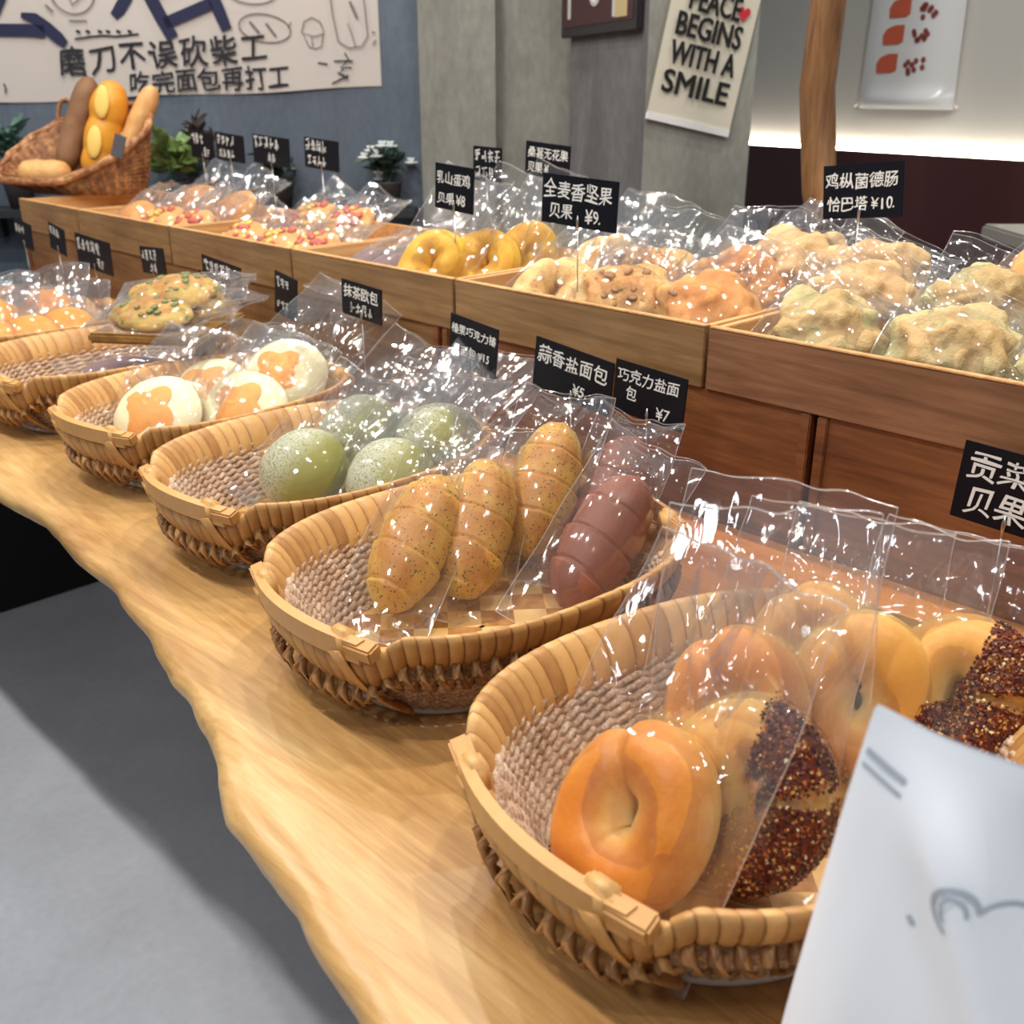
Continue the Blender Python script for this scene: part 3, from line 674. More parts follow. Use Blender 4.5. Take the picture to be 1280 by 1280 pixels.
c, d = ends((.527, .712, .834), (.655, .768, .922)); item('herb_bread', c, d, (-.55, -.45, .6), 'speckled salt bread leaning leftmost in the second basket, its bag tail lowest', 'bread', G, 1, .05, 1.35, tail=.035)
c, d = ends((.607, .690, .834), (.708, .752, .924)); item('herb_bread', c, d, (-.5, -.75, .45), 'narrow-looking speckled salt bread standing second from left in its basket', 'bread', G, 2, .05, 1.35, tail=.03)
c, d = ends((.697, .690, .842), (.812, .748, .952)); item('herb_bread', c, d, (-.6, -.55, .6), 'tallest speckled salt bread at the back, below the garlic bread sign', 'bread', G, 3, .045, 1.4, tail=.03)
c, d = ends((.668, .600, .838), (.785, .618, .918)); item('cocoa_bread', c, d, (-.5, -.6, .65), 'dark brown cocoa salt bread in clear bag at the right of its basket', 'bread', G, 4, .045, 1.45, tail=.04)
c, d = ends((.770, .660, .835), (.865, .690, .920)); item('cocoa_bread', c, d, (-.6, -.5, .6), 'dark salt bread hidden behind the cocoa one, only its end showing', 'bread', G, 5, .03, 1.3)
G = 'bagged matcha buns in the third basket'
item('matcha_bun', (.655, 1.035, .862), (.75, .0, .55), (-.72, -.30, .62), 'foremost green matcha bun, half dusted white, left in the third basket', 'bun', G, 1, .10, 1.3)
item('matcha_bun', (.708, .930, .862), (.75, .15, .55), (-.70, -.35, .62), 'green matcha bun with a white dusted top, right of the foremost one', 'bun', G, 2, .12, 1.35)
item('matcha_bun', (.760, 1.060, .880), (.8, .05, .5), (-.65, -.3, .7), 'green matcha bun behind the foremost two under creased clear film', 'bun', G, 3, .12, 1.4)
item('matcha_bun', (.800, .950, .885), (.85, .15, .45), (-.6, -.3, .75), 'rear green matcha bun at the right, mostly hidden by clear flaps', 'bun', G, 4, .13, 1.4)
G = 'bagged white buns in the fourth basket'
item('cream_bun', (.636, 1.380, .860), (.60, .15, .55), (-.60, -.40, .72), 'foremost white bun with an orange centre, left in the fourth basket', 'bun', G, 1, .09, 1.25)
item('cream_bun', (.742, 1.318, .858), (.6, .1, .5), (-.60, -.45, .7), 'white bun with an orange centre low in the middle of the fourth basket', 'bun', G, 2, .08, 1.25)
item('cream_bun', (.822, 1.330, .892), (.75, .0, .55), (-.60, -.45, .68), 'white bun with an orange centre raised at the right of the fourth basket', 'bun', G, 3, .12, 1.3)
item('cream_bun', (.745, 1.425, .862), (.7, .1, .45), (-.55, -.3, .75), 'white bun at the back of the fourth basket behind the foremost one', 'bun', G, 4, .09, 1.25)
item('taro_loaf', (.720, 1.690, .846), (.9, -.35, .1), (-.2, -.5, .8), 'grey-purple loaf in shiny clear bag lying in the mostly empty basket', 'bread', None, 1, .05, 1.7)
G = 'orange round buns in the farthest basket'
for i, (c, lab) in enumerate((((.600, 1.935, .875), 'orange round bun at the left photo edge in the farthest basket'), ((.665, 1.925, .878), 'orange round bun second from the left photo edge in the farthest basket'),
                              ((.735, 1.930, .880), 'orange round bun next to the serving board in the farthest basket'), ((.640, 2.030, .895), 'orange bun at the back left of the farthest basket under shiny film'), ((.745, 2.040, .900), 'orange bun at the back right of the farthest basket under shiny film'))):
    item('round_bun', c, (.5, .85, .45), (-.4, -.5, .8), lab, 'bun', G, i % 3 + 1, .09, 1.35)

# trays ---------------------------------------------------------
G = 'bagged breads in the long trays'
UPT = (-.45, -.25, .85)
TI = [('green_chunk', (1.085, .585, 1.030), 'pale green chunky bread at the front left corner of the nearest tray', 1, .05), ('green_chunk', (1.090, .435, 1.034), 'pale green chunky bread at the front of the nearest tray by the photo edge', 2, .06),
      ('beige_chunk', (1.205, .600, 1.052), 'beige chunky bread second from the front at the left of the nearest tray', 3, .04), ('beige_chunk', (1.290, .640, 1.068), 'beige chunky bread at the back left of the nearest tray, topmost', 4, .04),
      ('green_chunk', (1.215, .455, 1.062), 'pale green bread behind the front ones at the right photo edge', 5, .05), ('orange_loaf', (1.285, .400, 1.078), 'orange-topped bread highest at the right photo edge', 6, .05), ('green_chunk', (1.10, .300, 1.034), 'pale green bread at the right end of the nearest tray', 7, .05),
      ('nut_bagel', (1.085, 1.020, 1.024), 'brown wholewheat bagel in clear bag below the nine-yuan bagel sign', 1, .10), ('nut_loaf', (1.095, .890, 1.030), 'tan nut-topped loaf in the middle of its tray, dark nuts on top', 2, .09),
      ('orange_loaf', (1.110, .765, 1.034), 'round orange crusty loaf at the right front end of the nut tray', 3, .09), ('nut_loaf', (1.220, .955, 1.040), 'nut loaf at the back, behind the wholewheat bagel', 4, .10), ('orange_loaf', (1.235, .800, 1.050), 'orange loaf at the back right of the nut tray', 5, .10),
      ('beige_chunk', (1.290, .745, 1.070), 'beige bread rising behind the orange crusty loaf, below the ten-yuan sign', 6, .08), ('nut_bagel', (1.245, 1.060, 1.040), 'nut bagel at the back left of its tray under a tall clear flap', 7, .12)]
for kd, c, lab, sd, fl in TI:
    item(kd, c, (.70, -.15 + .1 * (sd % 3), .45), UPT, lab, 'bread', G, sd, fl * .75, 1.25, bend=.2, wr=1.5)
for i, (c, lab) in enumerate((((1.085, 1.285, 1.035), 'leftmost yellow cheese bagel in front of the eight-yuan sign'), ((1.145, 1.225, 1.036), 'second yellow cheese bagel, right of the front one'), ((1.215, 1.205, 1.038), 'third yellow cheese bagel, farthest right in its tray'))):
    item('yellow_bagel', c, (.55, -.1, .75), (-.78, -.35, .5), lab, 'bagel', 'yellow bagels in the third tray', i + 1, .10, 1.25)
for i, (c, lab) in enumerate((((1.075, 1.405, 1.006), 'grey-purple loaf in shiny bag just left of the yellow bagels'), ((1.090, 1.480, 1.006), 'grey-purple loaf left of the other one in the third tray'), ((1.20, 1.44, 1.030), 'grey-purple loaf at the back of the third tray'))):
    item('taro_loaf', c, (.85, .15, .25), (-.3, -.2, .9), lab, 'bread', 'grey-purple loaves in the third tray', i + 1, .08, 1.6, wr=1.35)
PT = [((1.085, 1.640, 1.012), 'red and yellow topped pastry at the right end of the fourth tray front'), ((1.090, 1.760, 1.012), 'red and yellow topped pastry in the middle of the fourth tray front'), ((1.090, 1.885, 1.012), 'red and yellow topped pastry at the left of the fourth tray front'),
      ((1.205, 1.690, 1.045), 'topped pastry at the back right of the fourth tray, highest'), ((1.215, 1.830, 1.045), 'topped pastry at the back left of the fourth tray under shiny film')]
for i, (c, lab) in enumerate(PT): item('pastry', c, (.75, -.1, .42), (-.5, -.15, .85), lab, 'pastry', 'topped pastries in the fourth tray', i % 3 + 1, .06, 1.35, wr=1.35)
RL = [((1.090, 2.10, 1.012), 'pastry', 'red topped roll at the right of the tray beside the wicker basket'), ((1.090, 2.235, 1.012), 'pastry', 'red topped roll in the middle of the tray beside the wicker basket'), ((1.095, 2.365, 1.015), 'plain_roll', 'pale roll in milky clear bag right beside the wicker basket'),
      ((1.215, 2.12, 1.045), 'plain_roll', 'pale roll at the back right behind the red topped rolls'), ((1.215, 2.29, 1.048), 'plain_roll', 'pale roll at the back behind the milky bag')]
for i, (c, kd, lab) in enumerate(RL): item(kd, c, (.7, .0, .5), (-.5, -.2, .85), lab, 'roll', 'rolls in the fifth tray', i % 3 + 1, .07, 1.4, wr=1.35)

# serving board on a stem, with bagged flatbreads
sb = empty('serving_stand', (.785, 1.50, T)); tag(sb, 'dark wooden board on a stem between two baskets, holding flatbreads', 'stand'); sb.rotation_euler = (0, 0, math.radians(4))
mb = MB(); Rz = Matrix.Rotation(math.radians(33), 3, 'Z')
mb.box((-.012, .080, .138), (.190, .185, .016), Rz, .5, .004); mb.build('board', M['board'], sb, False)
MB().tube([(0, 0, .012), (0, 0, .06), (0, 0, .131)], [.016, .014, .018], 14).build('stem', M['board'], sb)
MB().box((0, 0, .006), (.13, .07, .012), None, .5, .002).build('foot', M['board'], sb, False)
FB = [((.735, 1.572, .964), (.42, -.91, .0), 'green-flecked flatbread lying foremost on the serving board'), ((.815, 1.605, .966), (.42, -.91, .03), 'green-flecked flatbread lying at the back of the serving board'), ((.790, 1.590, .990), (.75, -.65, .10), 'green-flecked flatbread on top of the two others on the board')]
for i, (c, d, lab) in enumerate(FB): item('flatbread', c, d, (-.25, -.15, .95), lab, 'flatbread', 'flatbreads on the serving board', i + 1, .05, 1.25)

# ------------------------------------------------------------------ price signs
M['slate'] = plain('black_price_card', (13, 16, 26), .4, 0, .25)
M['chalk'] = plain('white_chalk_marker', (236, 236, 232), .7)
M['steel'] = plain('thin_steel_clip', (178, 176, 172), .3, .9)
def sign(c, w, h, lines, label, foot_z, yaw=0.0, roll=0.0, group='price signs'):
    """card facing -x; lines: (text | -n for an illegible row of n marks, size, x from left edge, z from bottom)"""
    fz = c[2] - foot_z
    r = empty('price_sign', (c[0], c[1], foot_z)); r.rotation_euler = (0, 0, math.radians(-90) + yaw); tag(r, label, 'sign', group)
    Ro = Matrix.Rotation(roll, 3, 'Y')
    MB().box((0, 0, fz), (w, .0018, h), Ro, .5, .0004).build('card', M['slate'], r, False)
    mb = MB()
    for k_, (body, size, x, z) in enumerate(lines):
        if isinstance(body, int):
            s, ww = scribble(-body, size, k_ * 7 + int(c[1] * 1000)); V, F = [Vector((p[0], p[1], p[2])) for p in s.v], s.f
            V = [Ro @ (p + Vector((x - w / 2, 0, z - h / 2))) + Vector((0, -.0012, fz)) for p in V]
        else:
            V, F = text_mesh(body, size, .012, k_ + int(c[1] * 100), .13)
            V = [Ro @ Vector((p.x + x - w / 2, 0, p.y + z - h / 2)) + Vector((0, -.0014 - p.z, fz)) for p in V]
        mb.add(V, F)
    mb.build('lettering', M['chalk'], r, False)
    MB().tube([(0, -.0022, fz - h / 2 + .016), (0, -.0024, fz - h / 2 + .008), (0, -.0022, fz - h / 2 - .006)], [.0006, .0024, .0010], 8, .5, up=(0, 1, 0)).build('clip', M['steel'], r)
    MB().tube([(0, -.0012, fz - h / 2 - .004), (.0015, -.001, (fz - h / 2) * .5), (0, 0, .002)], .0009, 6, up=(0, 1, 0)).build('rod', M['steel'], r)
    MB().tube([(0, 0, 0), (0, 0, .003)], .010, 12, up=(0, 1, 0)).build('foot', M['steel'], r)
    return r
CNT = T + .0005; TRAY = ZB + .0085
sign((.93, .839, .967), .132, .069, [('蒜香盐面包', .0235, .006, .040), ('¥5.', .019, .070, .012)], 'black card reading garlic salt bread, behind the tallest speckled bread', CNT, roll=.10)
sign((.93, .717, .967), .106, .064, [('巧克力盐面', .0185, .004, .041), ('包', .0185, .018, .020), ('¥7', .019, .066, .006)], 'black card reading chocolate salt bread, right of the garlic bread sign', CNT, roll=.06)
sign((.93, 1.022, .973), .096, .072, [('榛果巧克力榛', .0150, .003, .048), ('果面包 ¥15', .0155, .008, .020)], 'black card between the matcha bun flaps and the garlic bread sign', CNT, roll=.10)
sign((.93, 1.272, 1.000), .100, .054, [('抹茶欧包', .0215, .006, .030), (-4, .016, .022, .006)], 'black card above the white bun bags, half hidden by a clear flap', CNT, roll=.06)
sign((.93, 1.482, .980), .066, .072, [(-3, .016, .006, .048), (-3, .014, .008, .012)], 'narrow dark card standing between the serving board and the tall clear flaps', CNT, roll=.15)
sign((.93, 1.688, .985), .134, .062, [(-5, .022, .008, .034), (-3, .018, .040, .006)], 'black card behind the flatbreads on the serving board', CNT, roll=.08)
sign((.93, 1.950, .987), .10, .052, [(-4, .020, .006, .026), (-2, .018, .036, .003)], 'small black card left of the one behind the flatbreads', CNT, roll=-.05)
sign((.93, 2.225, .971), .170, .070, [(-5, .026, .008, .036), (-2, .020, .10, .008)], 'wide black card standing behind the orange round buns', CNT, roll=.04)
sign((.93, 2.410, .985), .085, .060, [(-3, .020, .006, .034)], 'dark card just left of and behind the wide card over the orange buns', CNT, roll=.14)
sign((.93, 2.610, .978), .10, .062, [(-3, .02, .006, .030)], 'leftmost dark card at the far left end of the riser', CNT, roll=.12)
sign((.93, .300, .960), .098, .076, [('贡菜木', .0300, .006, .044), ('贝果', .0300, .009, .010)], 'black card at the right photo edge above the clear bagel flaps', CNT, roll=.04)
sign((1.10, 1.247, 1.156), .090, .068, [('乳山蛋鸡', .0195, .004, .040), ('贝果 ¥8', .0200, .006, .010)], 'black card reading eight yuan standing over the yellow bagels', TRAY, roll=.06)
sign((1.08, .969, 1.156), .138, .066, [('全麦香坚果', .0250, .004, .037), ('贝果', .0230, .014, .010), ('¥9.', .0230, .082, .008)], 'black card reading wholegrain nut bagel over the nut tray', TRAY, roll=.035)
sign((1.300, .672, 1.176), .112, .068, [('鸡枞菌德肠', .0205, .003, .040), ('恰巴塔 ¥10.', .0190, .006, .012)], 'black card reading ten yuan at the back, in front of the wooden pole', TRAY, roll=-.11)
sign((1.338, 1.275, 1.185), .105, .056, [('桑葚无花果', .0190, .006, .032), ('贝果 ¥', .0180, .006, .008)], 'card at the back partly hidden behind the wholegrain nut bagel card', TRAY, roll=.06)
sign((1.338, 1.425, 1.172), .075, .060, [(-4, .0200, .006, .034), (-3, .0185, .008, .006)], 'back card with white writing right of the eight-yuan card', TRAY, roll=.03)
for y, w, lab, a, b in ((2.455, .110, 'back card nearest to the wicker basket', 3, 2), (2.322, .126, 'back card second from the wicker basket', 4, 4), (2.143, .150, 'back card third from the wicker basket', 5, 2), (1.945, .126, 'back card fourth from the wicker basket, left of the white flowers', 4, 4)):
    sign((1.338, y, 1.168), w, .062, [(-a, .024, .006, .034), (-b, .020, .012 + (b == 2) * .05, .006)], lab + ', with white writing', TRAY, roll=.05)

# ------------------------------------------------------------------ wicker basket with baguettes
M['wicker'] = None
k = NT('brown_wicker'); v = k.coord('Object', (1, 1, 1))
br = k.n('ShaderNodeTexBrick'); uvn = k.n('ShaderNodeAttribute'); uvn.attribute_name = 'tint'
g = k.noise(v, 70, 3); g2 = k.noise(v, 22, 2)
k.color(k.ramp(k.math('ADD', k.math('MULTIPLY', g, .5), k.math('MULTIPLY', g2, .5)), [(.32, (104, 62, 38)), (.5, (160, 106, 66)), (.66, (206, 156, 104))])).rough(.55).bump(g, .4, .004); M['wicker'] = k.m
WK = Vector((1.262, 2.782, ZB + .075)) - RT * .105; wk = empty('wicker_basket', WK); wk.rotation_euler = (0, 0, -HY)
tag(wk, 'scoop-shaped brown wicker basket of baguettes at the far left end of the trays', 'basket')
def wsurf(th, f, inner=0):
    c, s = math.cos(th), math.sin(th)
    bx, by = .030 + (.140 - inner) * c, (.085 - inner) * s; rx, ry, rz = .205 * c - inner * c, (.130 - inner) * s, max(.035, .118 + .055 * c + .080 * s)
    g = f ** .75; return Vector((bx + (rx - bx) * g, by + (ry - by) * g, inner * .6 * (1 - f) + rz * f))
mb = MB(); NR = 26; NT_ = 144
def wv(i, j):
    p = wsurf(2 * PI * i / NT_, j / NR); d = Vector((p.x, p.y * 2, 0)).normalized(); a = .0055 * math.sin(PI * i / 4 + PI * j) ; return p + d * a
mb.grid(NT_, NR + 1, wv, True, False)
def wi(i, j):
    p = wsurf(2 * PI * i / NT_, 1 - j / NR, .008); d = Vector((p.x, p.y * 2, 0)).normalized(); return p + d * .003 * (1 if (i // 3 + j) % 2 else -1)
mb.grid(NT_, NR + 1, wi, True, False)
mb.grid(NT_, 2, lambda i, j: wsurf(2 * PI * i / NT_, 0, .0) * (1 if j == 0 else 0), True, False)
mb.build('woven_wall', M['wicker'], wk)
mb = MB(); pts = [wsurf(2 * PI * i / 72, 1) for i in range(73)]; mb.tube(pts, .0085, 8, cap=False); mb.tube([p + Vector((.004 * math.sin(i * 1.3), .004 * math.cos(i * 1.3), .006)) for i, p in enumerate(pts)], .0055, 6, cap=False); mb.build('braided_rim', M['wicker'], wk)
mb = MB(); mb.tube([(-.055 + .028 * math.cos(q), .118, .185 + .075 * max(0, math.sin(q)) - .03) for q in np.linspace(-.2, PI + .2, 16)], .006, 8, up=(0, 1, 0)); mb.build('loop_handle', M['wicker'], wk)
def wloc(p): return WK + Matrix.Rotation(-HY, 3, 'Z') @ Vector(p)
def baguette(p, q, r, mat, label, seed, score_sheen):
    P0, P1 = wloc(p), wloc(q); L = (P1 - P0).length; o = empty('baguette', P0); R = orient(P1 - P0, (-FW + Vector((0, 0, .3)))); o.rotation_euler = R.to_euler(); tag(o, label, 'bread', 'baguettes in the wicker basket')
    V = []; nu, nv = 28, 60
    for j in range(nv):
        t = j / (nv - 1); rad = max(.03, 1 - abs(2 * t - 1) ** 5) ** .5 * (1 + (.10 * abs(math.sin(t * PI * 3.2 + .3)) - .06 if score_sheen else 0))
        for i in range(nu):
            th = 2 * PI * i / nu; s = r * rad * (1 + .05 * nz((t * 7, math.cos(th), math.sin(th) + seed))); V.append((s * math.cos(th), L * t, s * math.sin(th)))
    F = [(j * nu + i, j * nu + (i + 1) % nu, (j + 1) * nu + (i + 1) % nu, (j + 1) * nu + i) for j in range(nv - 1) for i in range(nu)] + [tuple(range(nu))[::-1], tuple((nv - 1) * nu + i for i in range(nu))]
    mesh_obj('crust', V, [f[::-1] for f in F], mat, o)
    for s in range(score_sheen):
        c = L * (.36 + .40 * s); e = ellipsoid(r * .42, L * .16, r * .16, 20, 14, .05, 30, s); A = Matrix.Rotation(.16, 3, 'Z')
        mesh_obj('score_sheen', [tuple(A @ Vector(v) + Vector((0, c, r * .90))) for v in e[0]], e[1], M['baguette_sheen'], o)
    return o
baguette((-.055, .040, .05), (.040, .075, .285), .034, M['baguette_brown'], 'dull brown baguette standing leftmost in the wicker basket', 1, 0)
baguette((.040, .000, .03), (.112, .045, .275), .046, M['baguette'], 'bright golden scored baguette in the middle of the wicker basket', 2, 2)
baguette((.105, .010, .06), (.212, .050, .262), .029, M['orange_loaf'], 'slim golden baguette standing at the right of the wicker basket', 3, 0)
baguette((-.150, -.02, .050), (-.010, -.03, .050), .034, M['orange_loaf'], 'short orange loaf lying low at the front of the wicker basket', 4, 0)
# tag tied to the wicker basket rim
M['tag'] = plain('dark_grey_tag', (86, 86, 92), .6)
tg = empty('basket_tag', wloc((.165, -.098, .150))); tg.rotation_euler = (0, .35, -HY); tag(tg, 'small dark grey tag hanging at the rim of the wicker basket', 'tag')
MB().box((0, -.010, -.030), (.030, .002, .056), None, .5, .0005).build('card', M['tag'], tg, False)
MB().tube([(0, -.010, 0), (0, -.006, .006), (0, .004, .008)], .0012, 6).build('string', M['steel'], tg)

# ------------------------------------------------------------------ plants on a low console behind the trays
M['console'] = plain('dark_console_paint', (44, 48, 54), .5)
SH = BW + RT * .52 + FW * -.075
cs = empty('plant_shelf', (SH.x, SH.y, .94)); cs.rotation_euler = (0, 0, -HY); tag(cs, 'dark shelf along the blue-grey wall carrying the plants', 'shelf')
MB().box((0, 0, 0), (1.46, .13, .024), None, .5, .002).build('board', M['console'], cs, False)
for sx in (-.6, 0, .6): MB().box((sx, .045, -.047), (.02, .04, .07)).build('bracket', M['console'], cs, False)
def leafmat(n, a, b):
    k = NT(n); g = k.noise(k.coord('Object'), 30, 2); k.color(k.ramp(g, [(.35, a), (.65, b)])).rough(.5); return k.m
M['leaf_grey'] = leafmat('grey_green_leaf', (52, 84, 76), (104, 138, 126)); M['leaf_green'] = leafmat('light_green_leaf', (86, 118, 62), (146, 172, 104)); M['leaf_dark'] = leafmat('dark_leaf', (38, 60, 52), (66, 92, 78)); M['twig'] = plain('dry_dark_twig', (66, 60, 60), .8)
M['petal'] = plain('white_petal', (226, 232, 232), .6); M['pot'] = plain('dark_clay_pot', (62, 58, 58), .6)
def plant(s, back, hgt, spread, n, lsize, leaf, label, seed, flowers=0, round_=.5, cat='plant', stem_mat='leaf_dark'):
    p = Vector((SH.x, SH.y, .9525)) + RT * (s * .002365 - .52) + FW * back; r = empty('potted_plant' if not flowers else 'potted_flowers', p); tag(r, label, cat); rn = random.Random(seed)
    mb = MB(); prof_ = [(.001, .0), (.034, .0), (.045, .075), (.047, .08), (.040, .08), (.036, .06), (.001, .06)]
    mb.grid(20, len(prof_), lambda i, j: (prof_[j][0] * math.cos(2 * PI * i / 20), prof_[j][0] * math.sin(2 * PI * i / 20), prof_[j][1]), True, False); mb.build('pot', M['pot'], r)
    st = MB(); lf = MB(); tips = []
    for q_ in range(max(5, n // 12)):
        an = rn.uniform(0, 6.28); tip = Vector((math.cos(an) * spread * rn.uniform(.3, 1), math.sin(an) * spread * rn.uniform(.3, 1), hgt * rn.uniform(.6, 1))); b0 = Vector((0, 0, .06))
        pts = [b0.lerp(tip, t) + Vector((0, 0, .15 * hgt * math.sin(PI * t))) for t in np.linspace(0, 1, 7)]; st.tube(pts, .0022, 5); tips.append(pts)
    for q_ in range(n):
        pts = rn.choice(tips); t = rn.uniform(.3, 1) * 6; i0 = min(5, int(t)); c = pts[i0].lerp(pts[i0 + 1], t - i0)
        d = Vector((rn.uniform(-1, 1), rn.uniform(-1, 1), rn.uniform(-.2, .9))).normalized(); sd = d.cross(Vector((rn.uniform(-1, 1), rn.uniform(-1, 1), 1))).normalized(); L = lsize * rn.uniform(.6, 1.2); up = sd.cross(d)
        V = [c]; 
        for f, w in ((.25, .7), (.55, 1), (.8, .65)): V += [c + d * L * f + sd * L * round_ * .5 * w + up * L * .06, c + d * L * f - up * L * .05, c + d * L * f - sd * L * round_ * .5 * w + up * L * .06]
        V.append(c + d * L); F = [(0, 1, 2), (0, 2, 3), (1, 4, 5, 2), (2, 5, 6, 3), (4, 7, 8, 5), (5, 8, 9, 6), (7, 10, 8), (8, 10, 9)]; lf.add(V, F)
    st.build('stems', M[stem_mat], r); lf.build('foliage', M[leaf], r, False)
    for q_ in range(flowers):
        c = tips[q_ % len(tips)][-1] + Vector((rn.uniform(-.03, .03), rn.uniform(-.02, .02), rn.uniform(-.05, .05))); mb = MB()
        for w in range(9):
            an = w * 2 * PI / 9; e = ellipsoid(.008, .014, .004, 10, 6, .05, 30, w); A = Matrix.Rotation(an, 3, 'Z') @ Matrix.Rotation(.2 + .7 * (w % 2), 3, 'X')
            mb.add([c + A @ (Vector(v) + Vector((0, .011, 0))) for v in e[0]], e[1])
        mb.build('flower_head', M['petal'], r)
    return r
plant(8, .0, .25, .07, 120, .055, 'leaf_grey', 'grey-green leafy plant at the left photo edge behind the wicker basket', 3, 0, .45)
plant(212, .0, .19, .055, 40, .075, 'leaf_green', 'light green broad-leaved plant just right of the wicker basket', 5, 0, .8)
plant(258, .0, .32, .06, 60, .045, 'twig', 'dark dried plant standing in front of the banner corner text', 7, 0, .4, stem_mat='twig')
plant(350, .0, .17, .07, 90, .05, 'leaf_dark', 'low dark leafy plant behind the row of back cards', 9, 0, .5)
plant(492, -.0, .19, .07, 90, .055, 'leaf_dark', 'white flowers with dark leaves in front of the concrete wall corner', 11, 9, .5, 'flowers')

# ------------------------------------------------------------------ hand-painted banner on the back wall
PX, PZ = .002421, .002248
M['cloth'] = plain('off_white_banner_cloth', (198, 190, 184), .85); M['ink'] = plain('navy_ink', (34, 38, 70), .8); M['black_ink'] = plain('black_ink', (34, 34, 42), .8); M['line_ink'] = plain('grey_brown_pencil_line', (120, 108, 102), .8)
bo = BW + RT * (.5785) + FW * -.006; bn = empty('wall_banner', (bo.x, bo.y, 1.411)); bn.rotation_euler = (0, 0, -HY); tag(bn, 'off-white cloth banner with navy brush writing hung on the blue-grey wall', 'banner')
B = lambda x, y: ((x - 240) * PX, (60 - y) * PZ)
mb = MB(); lo = lambda x: 128 - 20 * (max(0, x) / 478) + 1.5 * math.sin(x / 40)
def cloth(i, j, yy): x = -200 + i * (676 / 60); y = -190 + (lo(x) + 190) * j / 12; X, Z = B(x, y); return (X, yy + .003 * math.sin(x / 33) * (j / 12), Z)
mb.grid(61, 13, lambda i, j: cloth(i, j, 0)); mb.grid(61, 13, lambda i, j: cloth(60 - i, j, .003)); mb.build('cloth', M['cloth'], bn)
def S_(mb, pts, w): mb.stroke([B(*p) for p in pts], [x * PX for x in w] if hasattr(w, '__len__') else w * PX, -.005, .0008)
mb = MB()
for pts, w in (([(-40, 40), (0, 38), (40, 38), (62, 40)], 14), ([(36, 20), (52, 24), (66, 36), (78, 48), (86, 56)], [6, 13, 15, 15, 9]), ([(-20, 35), (4, 14), (18, -12), (30, -60)], [18, 16, 18, 16]), ([(-60, -40), (20, -46), (90, -52)], 16), ([(-60, -90), (60, -100)], 16),
               ([(178, -30), (168, 0), (158, 14), (150, 22)], [16, 15, 14, 10]), ([(184, -40), (196, -6), (208, 22), (220, 48)], [15, 16, 16, 15]), ([(200, -8), (240, -18), (268, -30)], 15), ([(212, 30), (242, 18), (272, 6)], 13), ([(264, -30), (274, -4), (282, 20), (288, 38)], [15, 15, 15, 13]),
               ([(140, -60), (210, -76), (300, -92)], 16), ([(222, -120), (206, -80), (180, -40)], 16), ([(350, -130), (356, -60), (366, -40)], 14)): S_(mb, pts, w)
mb.build('large_characters', M['ink'], bn, False)
def banner_text(name, body, x, y, size, rot, mat, sp=1.12, wob=.10):
    V, F = text_mesh(body, size, .017, 3, wob, sp); X, Z = B(x, y); c, s = math.cos(rot), math.sin(rot)
    return mesh_obj(name, [(X + p.x * c - p.y * s, -.0065 - p.z, Z + p.x * s + p.y * c) for p in V], F, mat, bn, False)
banner_text('first_text_line', '磨刀不误砍柴工', 74, 92, .086, .07, M['black_ink'], 1.14)
banner_text('second_text_line', '吃完面包再打工', 158, 116, .070, .045, M['black_ink'], 1.02)
mb = MB()
def ring(cx, cy, rx, ry, w, a0=0, a1=2 * PI, rot=0):
    S_(mb, [(cx + rx * math.cos(t) * math.cos(rot) - ry * math.sin(t) * math.sin(rot), cy + rx * math.cos(t) * math.sin(rot) + ry * math.sin(t) * math.cos(rot)) for t in np.linspace(a0, a1, 30)], w)
ring(103, -8, 27, 27, 1.6); S_(mb, [(98, -4), (101, 8), (112, 0), (118, -4)], 1.6); S_(mb, [(94, 27), (116, 27)], 1.6); S_(mb, [(68, 8), (76, 16)], 2.5)
ring(322, -10, 32, 17, 1.5, rot=.1); ring(335, 36, 32, 17, 1.6, rot=.15); S_(mb, [(317, 28), (328, 42)], 3); S_(mb, [(337, 30), (348, 46)], 3); S_(mb, [(364, 36), (368, 28)], 1.2)
S_(mb, [(380, 42), (384, 28), (394, 23), (404, 28), (408, 42), (396, 46), (382, 42), (388, 58), (396, 61), (404, 58), (407, 42)], 1.3); S_(mb, [(392, 46), (393, 58)], 1)
S_(mb, [(416, -40), (420, 20), (425, 52), (438, 60), (454, 58), (462, 46), (460, 10), (454, -40)], 1.5); S_(mb, [(438, 30), (442, 42), (446, 58)], 1.2); S_(mb, [(442, 4), (450, 24)], 3.2); S_(mb, [(468, 40), (471, 42)], 2); S_(mb, [(468, 56), (472, 50)], 2)
mb.build('drawings', M['line_ink'], bn, False)
mb = MB()
for x in (104, 116, 131, 141, 154, 168): S_(mb, [(x - 3, 39), (x + 2, 41)], 3.2)
S_(mb, [(98, 49), (120, 46), (134, 45), (150, 46), (178, 43)], 2.2)
mb.build('dotted_underline', M['black_ink'], bn, False); mb = MB()
for pts in ([(432, 66), (437, 74), (426, 84), (440, 84)], [(418, 76), (442, 76)], [(430, 84), (424, 92), (436, 94), (414, 104)], [(422, 90), (434, 98)], [(398, 78), (410, 80)], [(0, 104), (2, 110), (0, 116)]): S_(mb, pts, 1.8) if pts[0][0] > 415 else None
mb.build('signature', M['black_ink'], bn, False)
for pts in ([(398, 78), (410, 80)], [(0, 104), (2, 110), (0, 116)]): mb = MB(); S_(mb, pts, 1.8); mb.build('ink_dash', M['black_ink'], bn, False)

